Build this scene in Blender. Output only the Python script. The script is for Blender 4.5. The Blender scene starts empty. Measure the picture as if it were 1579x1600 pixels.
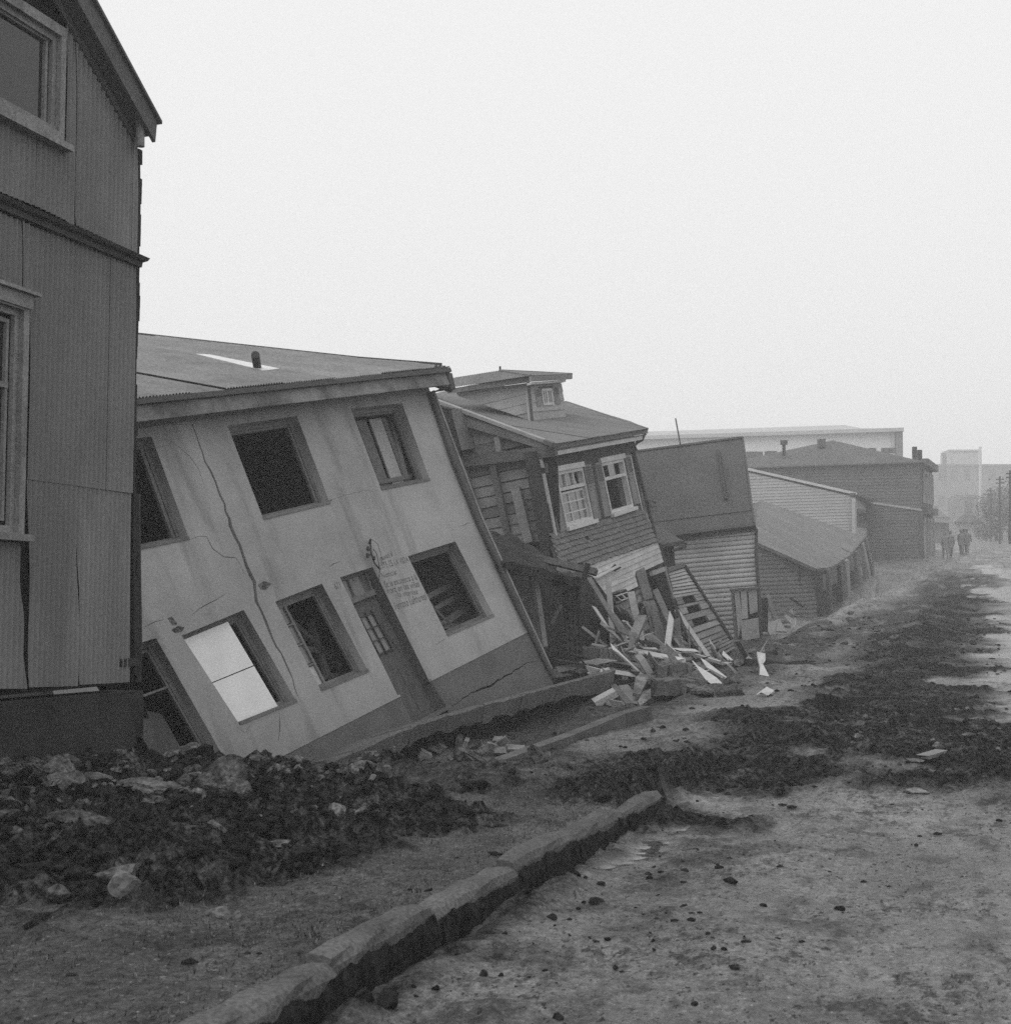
import bpy, math, random
import numpy as np
from mathutils import Vector, Matrix
random.seed(7)
scene = bpy.context.scene
col = scene.collection

# ------------------------------------------------------------------ camera
F, CX, CY, EYE = 2115.0, 789.5, 800.0, 1.6          # focal length and centre in photograph pixels, eye height
PITCH = math.atan(150 / F)                          # horizon at y = 950
YAW = math.atan((1490 - CX) / math.hypot(F, 150))   # the street (+Y) vanishes at x = 1490
cam_d = bpy.data.cameras.new('camera')
cam = bpy.data.objects.new('camera', cam_d)
col.objects.link(cam)
cam.location = (0, 0, EYE)
cam.rotation_euler = (math.pi / 2 + PITCH, 0, YAW)
cam_d.sensor_fit = 'VERTICAL'
cam_d.sensor_height = 56.75
cam_d.sensor_width = 56.0
cam_d.lens = 56.75 * F / 1600
cam_d.clip_end = 3000
cam_d.dof.use_dof = True
cam_d.dof.focus_distance = 24
cam_d.dof.aperture_fstop = 11
scene.camera = cam

# ------------------------------------------------------------------ sky and sun: overcast
SUN_EL, SUN_ROT = math.radians(52), math.radians(205)
world = bpy.data.worlds.new('World')
scene.world = world
world.use_nodes = True
nt = world.node_tree
nt.nodes.clear()
n_out = nt.nodes.new('ShaderNodeOutputWorld')
n_bg = nt.nodes.new('ShaderNodeBackground')
n_sky = nt.nodes.new('ShaderNodeTexSky')
n_sky.sky_type = 'NISHITA'
n_sky.sun_disc = False
n_sky.sun_elevation = SUN_EL
n_sky.sun_rotation = SUN_ROT
n_sky.dust_density = 6
n_sky.air_density = 2
n_bw = nt.nodes.new('ShaderNodeRGBToBW')
n_mix = nt.nodes.new('ShaderNodeMix')               # cloud layer: evens the clear sky out to an overcast one
n_mix.data_type = 'FLOAT'
n_mix.inputs[0].default_value = 0.92
n_mix.inputs[3].default_value = 9.8
n_bg.inputs['Strength'].default_value = 0.1
nt.links.new(n_sky.outputs[0], n_bw.inputs[0])
nt.links.new(n_bw.outputs[0], n_mix.inputs[2])
nt.links.new(n_mix.outputs[0], n_bg.inputs['Color'])
nt.links.new(n_bg.outputs[0], n_out.inputs[0])
sun_d = bpy.data.lights.new('sun', 'SUN')
sun_d.energy = 1.5
sun_d.angle = math.radians(80)
sun = bpy.data.objects.new('sun', sun_d)
col.objects.link(sun)
sun.rotation_euler = (math.radians(90) - SUN_EL, 0, -math.radians(25))   # high behind the camera, spread wide by the cloud
scene.view_settings.view_transform = 'Standard'
scene.view_settings.look = 'None'
scene.view_settings.gamma = 1
scene.view_settings.exposure = 0
scene.view_settings.use_curve_mapping = False
scene.cycles.max_bounces = 6
scene.cycles.diffuse_bounces = 3
scene.cycles.glossy_bounces = 2
scene.cycles.transmission_bounces = 3
scene.cycles.volume_bounces = 2
scene.cycles.use_denoising = False
scene.cycles.sample_clamp_indirect = 6

# ------------------------------------------------------------------ measuring helpers (photograph pixel -> place)
cp, sp, ca, sa = math.cos(PITCH), math.sin(PITCH), math.cos(YAW), math.sin(YAW)
RT = Vector((ca, sa, 0)); FH = Vector((-sa, ca, 0)); ZZ = Vector((0, 0, 1))
FW = FH * cp + ZZ * sp; UP = ZZ * cp - FH * sp
C0 = Vector((0, 0, EYE))
def ray(x, y): return FW + RT * ((x - CX) / F) + UP * ((CY - y) / F)
def at(x, y, d): return C0 + ray(x, y) * d
def atz(x, y, z):
    r = ray(x, y); return C0 + r * ((z - EYE) / r.z)

class Fr:
    """A flat face of a building: origin P, u along it, w up it, n out of it."""
    def __init__(s, P, psi=None, theta=0, phi=0, uwn=None):
        s.P = Vector(P)
        if uwn: s.u, s.w, s.n = uwn; return
        a = math.radians(psi); u = RT * math.sin(a) + FH * math.cos(a)
        n = u.cross(ZZ); f = math.radians(phi); t = math.radians(theta)
        w = ZZ * math.cos(f) - n * math.sin(f); s.n = n * math.cos(f) + ZZ * math.sin(f)
        s.u = u * math.cos(t) + w * math.sin(t); s.w = w * math.cos(t) - u * math.sin(t)
    def pt(s, a, b, z=0): return s.P + s.u * a + s.w * b + s.n * z
    def st(s, x, y, z=0):
        r = ray(x, y); d = ((s.P + s.n * z - C0).dot(s.n)) / r.dot(s.n)
        q = C0 + r * d - s.P
        return (q.dot(s.u), q.dot(s.w))
    def sts(s, pts, z=0): return [s.st(x, y, z) for x, y in pts]
    def hit(s, x, y, z=0): a, b = s.st(x, y, z); return s.pt(a, b, z)
    def off(s, z): return Fr(s.P + s.n * z, uwn=(s.u, s.w, s.n))
    def turned(s, at_s=0):                       # the end wall: u runs into the house, n looks back along -u
        return Fr(s.pt(at_s, 0), uwn=(s.n.copy(), s.w.copy(), -s.u))

# ------------------------------------------------------------------ materials (grey: the photograph is black and white)
MATS = {}
def mat(name, a, b=None, basis=None, scale=1.5, lo=.35, hi=.65, det=6, rough=.9, jit=.0, fine=.18, fscale=35, bump=.25, bdist=.01, stretch=None, spec=.25, obj=False, streak=None, metal=0):
    m = bpy.data.materials.new(name); m.use_nodes = True; MATS[name] = m
    t = m.node_tree; N = t.nodes; L = t.links
    p = N['Principled BSDF']
    tc = N.new('ShaderNodeTexCoord'); geo = N.new('ShaderNodeNewGeometry')
    src = tc.outputs['Object'] if obj else geo.outputs['Position']
    if basis:                                      # measure along the face itself, so stains run down a leaning wall
        cb = N.new('ShaderNodeCombineXYZ')
        for i, e_ in enumerate(basis):
            dt = N.new('ShaderNodeVectorMath'); dt.operation = 'DOT_PRODUCT'; dt.inputs[1].default_value = tuple(e_); L.new(src, dt.inputs[0]); L.new(dt.outputs['Value'], cb.inputs[i])
        src = cb.outputs[0]
    mp = N.new('ShaderNodeMapping'); L.new(src, mp.inputs[0])
    if stretch: mp.inputs['Scale'].default_value = stretch
    n1 = N.new('ShaderNodeTexNoise'); n1.inputs['Scale'].default_value = scale; n1.inputs['Detail'].default_value = det; n1.inputs['Roughness'].default_value = .6
    L.new(mp.outputs[0], n1.inputs['Vector'])
    mr = N.new('ShaderNodeMapRange'); mr.inputs[1].default_value = lo; mr.inputs[2].default_value = hi
    mr.inputs[3].default_value = a; mr.inputs[4].default_value = a if b is None else b
    L.new(n1.outputs[0], mr.inputs[0])
    n2 = N.new('ShaderNodeTexNoise'); n2.inputs['Scale'].default_value = fscale; n2.inputs['Detail'].default_value = 4
    L.new(mp.outputs[0], n2.inputs['Vector'])
    m2 = N.new('ShaderNodeMapRange'); m2.inputs[1].default_value = .38; m2.inputs[2].default_value = .62; m2.inputs[3].default_value = 1 - fine; m2.inputs[4].default_value = 1 + fine
    L.new(n2.outputs[0], m2.inputs[0])
    mu = N.new('ShaderNodeMath'); mu.operation = 'MULTIPLY'; L.new(mr.outputs[0], mu.inputs[0]); L.new(m2.outputs[0], mu.inputs[1])
    last = mu
    if streak:                                     # rain streaks and stains running down the face
        ms = N.new('ShaderNodeMapping'); ms.inputs['Scale'].default_value = streak[1]; L.new(src, ms.inputs[0])
        n3 = N.new('ShaderNodeTexNoise'); n3.inputs['Scale'].default_value = 1; n3.inputs['Detail'].default_value = 5; L.new(ms.outputs[0], n3.inputs['Vector'])
        m3 = N.new('ShaderNodeMapRange'); m3.inputs[1].default_value = .5; m3.inputs[2].default_value = .72; m3.inputs[3].default_value = 1; m3.inputs[4].default_value = streak[0]
        L.new(n3.outputs[0], m3.inputs[0])
        q = N.new('ShaderNodeMath'); q.operation = 'MULTIPLY'; L.new(last.outputs[0], q.inputs[0]); L.new(m3.outputs[0], q.inputs[1]); last = q
    if jit:
        oi = N.new('ShaderNodeObjectInfo')
        m4 = N.new('ShaderNodeMapRange'); m4.inputs[3].default_value = 1 - jit; m4.inputs[4].default_value = 1 + jit; L.new(oi.outputs['Random'], m4.inputs[0])
        q = N.new('ShaderNodeMath'); q.operation = 'MULTIPLY'; L.new(last.outputs[0], q.inputs[0]); L.new(m4.outputs[0], q.inputs[1]); last = q
    L.new(last.outputs[0], p.inputs['Base Color'])
    p.inputs['Roughness'].default_value = rough
    p.inputs['Specular IOR Level'].default_value = spec
    p.inputs['Metallic'].default_value = metal
    if bump:
        bp = N.new('ShaderNodeBump'); bp.inputs['Strength'].default_value = bump; bp.inputs['Distance'].default_value = bdist
        L.new(n2.outputs[0], bp.inputs['Height']); L.new(bp.outputs[0], p.inputs['Normal'])
    return m

M = lambda k: MATS[k]
mat('zinc_dark', .125, .16, scale=1.3, lo=.4, hi=.6, det=8, stretch=(1, 1, .55), jit=.05, fine=.10, fscale=50, rough=.55, spec=.4, streak=(1.3, (1.3, 1.3, .5)), bump=.1)
mat('trim_grey', .18, .25, scale=2, jit=.08, rough=.8, streak=(.7, (6, 6, .8)))
mat('trim_dark', .06, .085, scale=2, jit=.1)
mat('bargeboard', .095, .12, scale=2, jit=.05)
mat('soffit', .12, .14, scale=2)
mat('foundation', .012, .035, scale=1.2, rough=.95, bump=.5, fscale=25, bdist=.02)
mat('glass_dark', .018, .024, scale=1, rough=.08, spec=.5, bump=0, fine=.02)
mat('glass_grey', .10, .13, scale=1, rough=.12, spec=.5, bump=0, fine=.05, jit=.1)
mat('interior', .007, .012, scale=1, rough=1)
mat('plinth', .085, .115, scale=1.5, rough=1, fine=.35, fscale=90, bump=.7, bdist=.012)
mat('frame_wood', .10, .14, scale=3, jit=.15, rough=.8)
mat('door_wood', .055, .085, scale=1.2, stretch=(6, 6, 1), rough=.75)
mat('white_panel', .62, .72, scale=2, lo=.2, hi=.6, rough=.7, fine=.03)
mat('pale_panel', .34, .42, scale=2, rough=.8)
mat('roof_grey', .16, .21, scale=.7, jit=.10, rough=.7, fine=.14, fscale=14, streak=(.75, (1.6, 1.6, 1.6)))
mat('roof_h2', .13, .16, scale=.8, jit=.06, rough=.75, fine=.12, fscale=14)
mat('roof_dark', .075, .095, scale=.8, jit=.05, rough=.8, fine=.1, fscale=14)
mat('skylight', .55, .62, scale=2, rough=.5)
mat('gutter', .045, .065, scale=2, rough=.7)
mat('fascia', .10, .2, scale=1.3, lo=.4, hi=.6, rough=.9, streak=(.6, (2, 2, 3)))
mat('iron', .02, .03, scale=3, rough=.6)
mat('plaster_dark', .04, .055, scale=1.2, rough=.95, fine=.2)
mat('shutter', .17, .2, scale=2, jit=.08)
mat('white_trim', .42, .52, scale=2, jit=.06, rough=.7)
mat('shingle', .105, .135, scale=2.2, rough=.95, fine=.3, fscale=18)
mat('clap_white', .38, .5, scale=1.1, jit=.12, rough=.85, fine=.12, streak=(.7, (1.5, 1.5, 2.5)))
mat('clap_grey', .26, .33, scale=1.2, jit=.12, rough=.9, fine=.15)
mat('board_raw', .12, .19, scale=1.6, jit=.3, rough=.95, fine=.2)
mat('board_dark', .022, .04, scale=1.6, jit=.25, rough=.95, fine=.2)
mat('timber', .09, .13, scale=1.5, jit=.2, rough=.95, fine=.22, fscale=25)
mat('timber_pale', .2, .28, scale=2, jit=.2, rough=.9)
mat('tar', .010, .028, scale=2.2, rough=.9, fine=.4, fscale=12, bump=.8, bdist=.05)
mat('log_white', .31, .4, scale=.9, jit=.10, rough=.85, fine=.12, streak=(.75, (.8, .8, 1.6)))
mat('dark_siding', .085, .11, scale=.8, jit=.10, rough=.9)
mat('white_siding', .30, .35, scale=.6, jit=.05, rough=.9)
mat('far_wall', .12, .16, scale=.3, rough=.9)
mat('pale_wall', .55, .62, scale=.3, rough=.9)
mat('pale_roof', .36, .4, scale=.4, rough=.8)
mat('concrete', .08, .19, scale=4, lo=.42, hi=.58, jit=.12, rough=.95, fine=.25, fscale=30, bump=.6, bdist=.02)
mat('kerb', .065, .11, scale=2.5, jit=.08, rough=.9, fine=.25, fscale=40, bump=.6, bdist=.012)
mat('slab', .08, .12, scale=1.8, jit=.08, rough=.95, fine=.25, fscale=25, bump=.6, bdist=.02)
mat('rubble', .055, .13, scale=11, lo=.4, hi=.6, jit=.35, rough=1, spec=.08, fine=.4, fscale=28, bump=1, bdist=.03)
mat('brick', .17, .22, scale=4, jit=.25, rough=.95, fine=.2)
mat('mud_clod', .010, .026, scale=6, rough=1, spec=.05, fine=.4, fscale=18, bump=.9, bdist=.03)
mat('paper', .38, .48, scale=3, rough=.9, fine=.05)
mat('foliage', .16, .2, scale=1, rough=.9)
mat('bark', .05, .07, scale=2)
mat('coat_dark', .16, .17, scale=3)
mat('coat_grey', .16, .18, scale=3)
mat('skin', .3, .32, scale=3)
mat('grass', .008, .15, scale=45, lo=.44, hi=.56, rough=.8)
mat('ink', .12, .16, scale=3, fine=.1)

# ------------------------------------------------------------------ mesh helpers
ORG = {}
def link(name, me, material, parent):
    o = bpy.data.objects.new(name, me); col.objects.link(o)
    if material is not None and me is not None:
        me.materials.append(M(material) if isinstance(material, str) else material)
    if parent is not None:
        o.parent = parent; ORG[o] = ORG[parent]
    return o
def thing(name, label, cat, loc, group=None):
    o = bpy.data.objects.new(name, None); col.objects.link(o); o.location = loc
    o.empty_display_size = .2; ORG[o] = Vector(loc)
    o['label'] = label; o['category'] = cat
    if group: o['group'] = group
    return o
class MB:
    def __init__(s): s.v = []; s.f = []
    def add(s, vs, fs):
        b = len(s.v); s.v += [Vector(q) for q in vs]; s.f += [tuple(b + i for i in f) for f in fs]; return s
    def prism(s, pts, d):
        k = len(pts); d = Vector(d); pts = [Vector(p) for p in pts]
        return s.add(pts + [p + d for p in pts], [tuple(range(k)), tuple(range(2 * k - 1, k - 1, -1))] + [(i, k + i, k + (i + 1) % k, (i + 1) % k) for i in range(k)])
    def box(s, fr, s0, s1, t0, t1, z0, z1):
        return s.prism([fr.pt(s0, t0, z0), fr.pt(s1, t0, z0), fr.pt(s1, t1, z0), fr.pt(s0, t1, z0)], fr.n * (z1 - z0))
    def poly(s, fr, st, z0, z1): return s.prism([fr.pt(a, b, z0) for a, b in st], fr.n * (z1 - z0))
    def beam(s, p0, p1, w, h, side=None):
        p0, p1 = Vector(p0), Vector(p1); d = (p1 - p0).normalized()
        side = Vector(side) if side is not None else d.cross(ZZ)
        if side.length < 1e-4: side = Vector((1, 0, 0))
        side = (side - d * side.dot(d)).normalized(); up = side.cross(d)
        a, b = side * (w / 2), up * (h / 2)
        return s.prism([p0 - a - b, p0 + a - b, p0 + a + b, p0 - a + b], p1 - p0)
    def bar(s, fr, p, q, w, z0, z1):               # a strip of width w on a face, from p to q in face coordinates
        d = Vector((q[0] - p[0], q[1] - p[1])).normalized(); o = Vector((-d.y, d.x)) * (w / 2)
        return s.poly(fr, [(p[0] - o.x, p[1] - o.y), (q[0] - o.x, q[1] - o.y), (q[0] + o.x, q[1] + o.y), (p[0] + o.x, p[1] + o.y)], z0, z1)
    def tube(s, path, r, k=8):
        path = [Vector(p) for p in path]; rings = []
        for i, p in enumerate(path):
            d = (path[min(i + 1, len(path) - 1)] - path[max(i - 1, 0)]).normalized()
            a = d.cross(Vector((.31, .2, .93))).normalized(); b = d.cross(a)
            rr = r[i] if isinstance(r, (list, tuple)) else r
            rings.append([p + (a * math.cos(j * 2 * math.pi / k) + b * math.sin(j * 2 * math.pi / k)) * rr for j in range(k)])
        vs = [q for ring in rings for q in ring]; n = len(rings)
        fs = [(i * k + j, i * k + (j + 1) % k, (i + 1) * k + (j + 1) % k, (i + 1) * k + j) for i in range(n - 1) for j in range(k)]
        fs += [tuple(range(k - 1, -1, -1)), tuple((n - 1) * k + j for j in range(k))]
        return s.add(vs, fs)
    def mesh(s, name, org):
        me = bpy.data.meshes.new(name); me.from_pydata([tuple(q - org) for q in s.v], [], s.f); me.update(); return me
    def build(s, name, material, parent=None, label=None, smooth=False):
        if parent is None:
            org = sum(s.v, Vector()) / len(s.v); org.z = min(q.z for q in s.v)
        else: org = ORG[parent]
        me = s.mesh(name, org)
        if smooth:
            for p in me.polygons: p.use_smooth = True
        o = link(name, me, material, parent)
        if parent is None: o.location = org; ORG[o] = org
        if label: o['label'] = label
        return o
def tag(o, label, cat, group=None, kind=None):
    if label: o['label'] = label
    if cat: o['category'] = cat
    if group: o['group'] = group
    if kind: o['kind'] = kind
    return o

def wall(name, fr, outer, holes, thick, material, parent, front=0.0):
    """A solid wall with openings right through it; its outer face is `front` out from the face plane."""
    cu = bpy.data.curves.new('tmp', 'CURVE'); cu.dimensions = '2D'; cu.fill_mode = 'BOTH'; cu.extrude = thick / 2
    for loop in [outer] + holes:
        sp_ = cu.splines.new('POLY'); sp_.points.add(len(loop) - 1)
        for q, (a, b) in zip(sp_.points, loop): q.co = (a, b, 0, 1)
        sp_.use_cyclic_u = True
    tmp = bpy.data.objects.new('tmp', cu)
    me = bpy.data.meshes.new_from_object(tmp)
    org = ORG[parent]
    for v in me.vertices:
        v.co = fr.pt(v.co.x, v.co.y, v.co.z - thick / 2 + front) - org
    me.materials.clear(); me.name = name
    bpy.data.objects.remove(tmp); bpy.data.curves.remove(cu)
    return link(name, me, material, parent)

def crack(fr, pts, width, seed=0):
    """A jagged thin opening along a polyline of photograph points, in face coordinates."""
    rnd = random.Random(seed); st = fr.sts(pts); fine = []
    for (a, b) in zip(st, st[1:]):
        L = math.hypot(b[0] - a[0], b[1] - a[1]); k = max(1, int(L / .12))
        for i in range(k):
            t = i / k; fine.append((a[0] + (b[0] - a[0]) * t + rnd.uniform(-.016, .016), a[1] + (b[1] - a[1]) * t + rnd.uniform(-.016, .016)))
    fine.append(st[-1]); n = len(fine); L, R_ = [], []
    for i, p in enumerate(fine):
        a, b = fine[max(i - 1, 0)], fine[min(i + 1, n - 1)]
        d = Vector((b[0] - a[0], b[1] - a[1])).normalized(); w = width * min(1, .25 + 1.5 * min(i, n - 1 - i) / n) * rnd.uniform(.7, 1.2) / 2
        L.append((p[0] - d.y * w, p[1] + d.x * w)); R_.append((p[0] + d.y * w, p[1] - d.x * w))
    return L + R_[::-1]

def srange(poly, t):
    xs = []; k = len(poly)
    for i in range(k):
        (a, b), (c, d) = poly[i], poly[(i + 1) % k]
        if (b - t) * (d - t) <= 0 and b != d: xs.append(a + (c - a) * (t - b) / (d - b))
    return (min(xs), max(xs)) if len(xs) >= 2 and max(xs) - min(xs) > .02 else None

def clad(parent, fr, poly, h, material, name='board', kind='clap', z=0.0, proud=.022, gap=.004, ends=.0, sub=None, t_from=None, skip=None, group_mesh=False, seed=3):
    """Boards laid one over another up a face; each board is an object of its own."""
    rnd = random.Random(seed)
    t0 = min(b for a, b in poly) if t_from is None else t_from; t1 = max(b for a, b in poly); k = 0; out = []
    mb = MB()
    while t0 + k * h < t1 - .02:
        a, b = t0 + k * h, min(t0 + (k + 1) * h - gap, t1); k += 1
        if skip and skip(k): continue
        if kind == 'log': prof = [(a, 0), (a + (b - a) * .15, proud * .75), (a + (b - a) * .45, proud), (a + (b - a) * .8, proud * .75), (b, 0)]
        else: prof = [(a, 0), (a, proud), (b, proud * .25), (b, 0)]
        lr = [srange(poly, min(max(t, min(q[1] for q in poly) + 1e-4), t1 - 1e-4)) for t, _ in prof]
        if any(q is None for q in lr): continue
        e0, e1 = rnd.uniform(-ends, ends), rnd.uniform(-ends, ends); dz = rnd.uniform(-.3, .3) * proud * (1 if ends else .3)
        if not group_mesh: mb = MB()
        n = len(prof)
        mb.add([fr.pt(lr[i][0] + e0, prof[i][0], z + prof[i][1] + dz) for i in range(n)] + [fr.pt(lr[i][1] + e1, prof[i][0], z + prof[i][1] + dz) for i in range(n)],
               [(i, n + i, n + i + 1, i + 1) for i in range(n - 1)] + [(n - 1, 2 * n - 1, n, 0), tuple(range(n)), tuple(range(2 * n - 1, n - 1, -1))])
        if not group_mesh: out.append(mb.build(name, material, parent))
    if group_mesh:
        o = mb.build(name, material, parent); o['kind'] = 'stuff'; out.append(o)
    return out

def corr(parent, fr, poly, material, name='roof_sheet', pitch=.076, amp=.013, sheet=.8, z=.0, jog=.012, seed=1, steps=6, lap=.0, edge=.0):
    """Corrugated iron on a face polygon, ridges running up the face, one object for each sheet width."""
    rnd = random.Random(seed); s0 = min(a for a, b in poly); s1 = max(a for a, b in poly); out = []
    P = [(b, a) for a, b in poly]; a0 = s0
    while a0 < s1 - 1e-3:
        a1 = min(a0 + sheet, s1); n = max(2, int((a1 - a0) / pitch * steps)); cols = []
        dz = rnd.uniform(0, jog); e0 = rnd.uniform(-edge, edge)
        for i in range(n + 1):
            s_ = a0 + (a1 - a0) * i / n; r = srange(P, min(max(s_, s0 + 1e-3), s1 - 1e-3))
            if r is None: r = (0, 0) if not cols else (cols[-1][1], cols[-1][1])
            zz = z + dz + amp * math.sin(2 * math.pi * s_ / pitch); cols.append((s_, r[0] - e0 - lap, r[1], zz))
        vs = []
        for (s_, t0, t1, zz) in cols: vs += [fr.pt(s_, t0, zz), fr.pt(s_, t1, zz)]
        mb = MB(); mb.add(vs, [(2 * i, 2 * i + 2, 2 * i + 3, 2 * i + 1) for i in range(n)])
        out.append(mb.build(name, material, parent, smooth=True)); a0 = a1
    return out

def bil(q, a, b):
    (x0, y0), (x1, y1), (x2, y2), (x3, y3) = q     # TL TR BR BL
    return ((x0 * (1 - a) + x1 * a) * (1 - b) + (x3 * (1 - a) + x2 * a) * b, (y0 * (1 - a) + y1 * a) * (1 - b) + (y3 * (1 - a) + y2 * a) * b)
def subq(q, a0, a1, b0, b1): return [bil(q, a0, b0), bil(q, a1, b0), bil(q, a1, b1), bil(q, a0, b1)]
def frame_of(mb, fr, q, w, z0, z1, sides='tlbr'):
    o = q; W = math.hypot(q[1][0] - q[0][0], q[1][1] - q[0][1]); Hh = math.hypot(q[3][0] - q[0][0], q[3][1] - q[0][1])
    a, b = w / W, w / Hh
    if 't' in sides: mb.poly(fr, subq(q, 0, 1, 0, b), z0, z1)
    if 'b' in sides: mb.poly(fr, subq(q, 0, 1, 1 - b, 1), z0, z1)
    if 'l' in sides: mb.poly(fr, subq(q, 0, a, b, 1 - b), z0, z1 - .002)
    if 'r' in sides: mb.poly(fr, subq(q, 1 - a, 1, b, 1 - b), z0, z1 - .002)
    return mb
def rock(name, loc, size, material, parent=None, seed=0, flat=.6, rz=0, rough=.28, sub=2):
    import bmesh
    from mathutils import noise
    rnd = random.Random(seed); off = Vector((seed * 1.7, seed * .9, seed * .3)); bm = bmesh.new(); bmesh.ops.create_icosphere(bm, subdivisions=sub, radius=1)
    ph = [Vector((rnd.uniform(-1, 1), rnd.uniform(-1, 1), rnd.uniform(-1, 1))).normalized() for _ in range(17)]
    cut = [rnd.uniform(.38, .8) for _ in ph]
    for v in bm.verts:
        p = v.co.copy()
        for h, c in zip(ph, cut):
            d = p.dot(h)
            if d > c: p -= h * (d - c)
        nz = noise.noise(p * 2.6 + off) * .14 + noise.noise(p * 6.3 + off) * .10 + noise.noise(p * 15 + off) * .07
        p *= 1 + nz * rough / .28
        v.co = p
    me = bpy.data.meshes.new(name); bm.to_mesh(me); bm.free()
    sx, sy, sz = (size, size * rnd.uniform(.6, .9), size * flat) if not isinstance(size, tuple) else size
    mt = Matrix.Rotation(rz or rnd.uniform(0, 6), 4, 'Z') @ Matrix.Rotation(rnd.uniform(-.3, .3), 4, 'X') @ Matrix.Diagonal((sx, sy, sz, 1))
    me.transform(mt)
    o = link(name, me, material, parent); o.location = Vector(loc) - (ORG[parent] if parent else Vector()); ORG[o] = Vector(loc)
    return o

# ------------------------------------------------------------------ ground
_rs = np.random.RandomState(11)
_perm = _rs.permutation(512); _gx = np.cos(np.arange(512) * 2.399963); _gy = np.sin(np.arange(512) * 2.399963)
def pn(x, y, seed=0):
    x = np.asarray(x, float); y = np.asarray(y, float)
    xi = np.floor(x).astype(int); yi = np.floor(y).astype(int); fx = x - xi; fy = y - yi
    def g(a, b):
        h = _perm[(_perm[(a + seed * 57) % 512] + b) % 512]; return _gx[h], _gy[h]
    u = fx * fx * fx * (fx * (fx * 6 - 15) + 10); v = fy * fy * fy * (fy * (fy * 6 - 15) + 10)
    def d(a, b):
        p, q = g(xi + a, yi + b); return p * (fx - a) + q * (fy - b)
    n0 = d(0, 0) * (1 - u) + d(1, 0) * u; n1 = d(0, 1) * (1 - u) + d(1, 1) * u
    return (n0 * (1 - v) + n1 * v) * 1.5
def fbm(x, y, o=4, seed=0, g=.5):
    s = 0; a = 1.0; f = 1.0
    for i in range(o): s = s + a * pn(x * f, y * f, seed + i); a *= g; f *= 2.07
    return s
def sm(a, b, x):
    t = np.clip((x - a) / (b - a), 0, 1); return t * t * (3 - 2 * t)
ROWY = [-50, 0, 12.5, 15, 18, 21, 25, 30, 36, 45, 60, 68, 75, 84, 100, 150, 260, 900]
ROWZ = [0, 0, 0.0, -.55, -.9, -.6, 0.0, .1, .25, .5, .95, 1.25, 2.6, 4.0, 5.3, 8.6, 9, 9]
_SY = [-50, 0, 12, 16, 20, 25, 30, 36, 45, 55, 66, 78, 90, 110, 150, 900]
_SZ = [0, 0, 0, .05, .15, .32, .55, .9, 1.5, 2.2, 3.05, 4.1, 5.15, 6.6, 8.8, 9.4]
_gy_ = np.arange(-50, 900, .5); _gs_ = np.interp(_gy_, _SY, _SZ); _k = np.hanning(13); _k /= _k.sum(); _gs_ = np.convolve(np.pad(_gs_, 6, 'edge'), _k, 'valid')
def street_z(Y): return np.interp(Y, _gy_, _gs_)
def lane(Y): return .00088 * np.clip(Y, 0, 140) ** 2      # the street bends to the right
def kerb_x(Y): return -2.72 + .02 * (np.clip(Y, 3, 14) - 5) + lane(Y)
def base_z(X, Y):
    X = np.asarray(X, float); Y = np.asarray(Y, float); v = X - lane(Y)
    st = street_z(Y)
    near = 1 - sm(11, 17, Y)
    z = st - .2 * near * sm(-.10, -.04, X - kerb_x(Y)) + .06 * near * sm(-2.5, 2, v)
    row = np.interp(Y, ROWY, ROWZ)
    k = sm(0, 1, (-v - (4.35 + .02 * np.clip(Y - 18, 0, 30))) / (.9 + .05 * np.clip(Y - 15, 0, 40))) * sm(12.3, 14.2, Y)
    z = z * (1 - k) + row * k
    z = z - sm(15, 70, -v) * 9 * sm(0, 20, Y + 5)
    # heap of mud and rubble thrown up in front of the corrugated house
    ax, ay, bx, by = -9.6, 9.4, -3.5, 11.9
    t = np.clip(((X - ax) * (bx - ax) + (Y - ay) * (by - ay)) / ((bx - ax) ** 2 + (by - ay) ** 2), 0, 1)
    dd = np.hypot(X - ax - t * (bx - ax), Y - ay - t * (by - ay)); side = (Y - ay - (X - ax) * (by - ay) / (bx - ax)) > 0
    w = np.where(side, .95, 1.5)
    z = z + (.26 - .13 * t) * np.exp(-(dd / w) ** 2) * (1 + .55 * fbm(X * 1.1, Y * 1.1, 3, 5)) * sm(-10.5, -7.6, X)
    # churned mud ridges on the street
    z = z + .10 * sm(14, 18, Y) * (1 - sm(30, 45, Y)) * np.exp(-((v + 2.6) / 1.3) ** 2) * (.4 + fbm(X * .5, Y * .5, 3, 9))
    return z
def gz(x, y): return float(base_z(np.array([x]), np.array([y]))[0])
_dd = np.concatenate([np.arange(3.5, 40, .04), np.arange(40, 260, .3)])
def pg(x, y, dz=0):
    """The ground point a photograph pixel shows."""
    r = ray(x, y); X = r.x * _dd; Y = r.y * _dd; Z = EYE + r.z * _dd
    k = np.argmax(Z < base_z(X, Y) + dz)
    if Z[k] >= base_z(X, Y)[k] + dz: k = len(_dd) - 1
    return Vector((X[k], Y[k], Z[k]))
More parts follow.
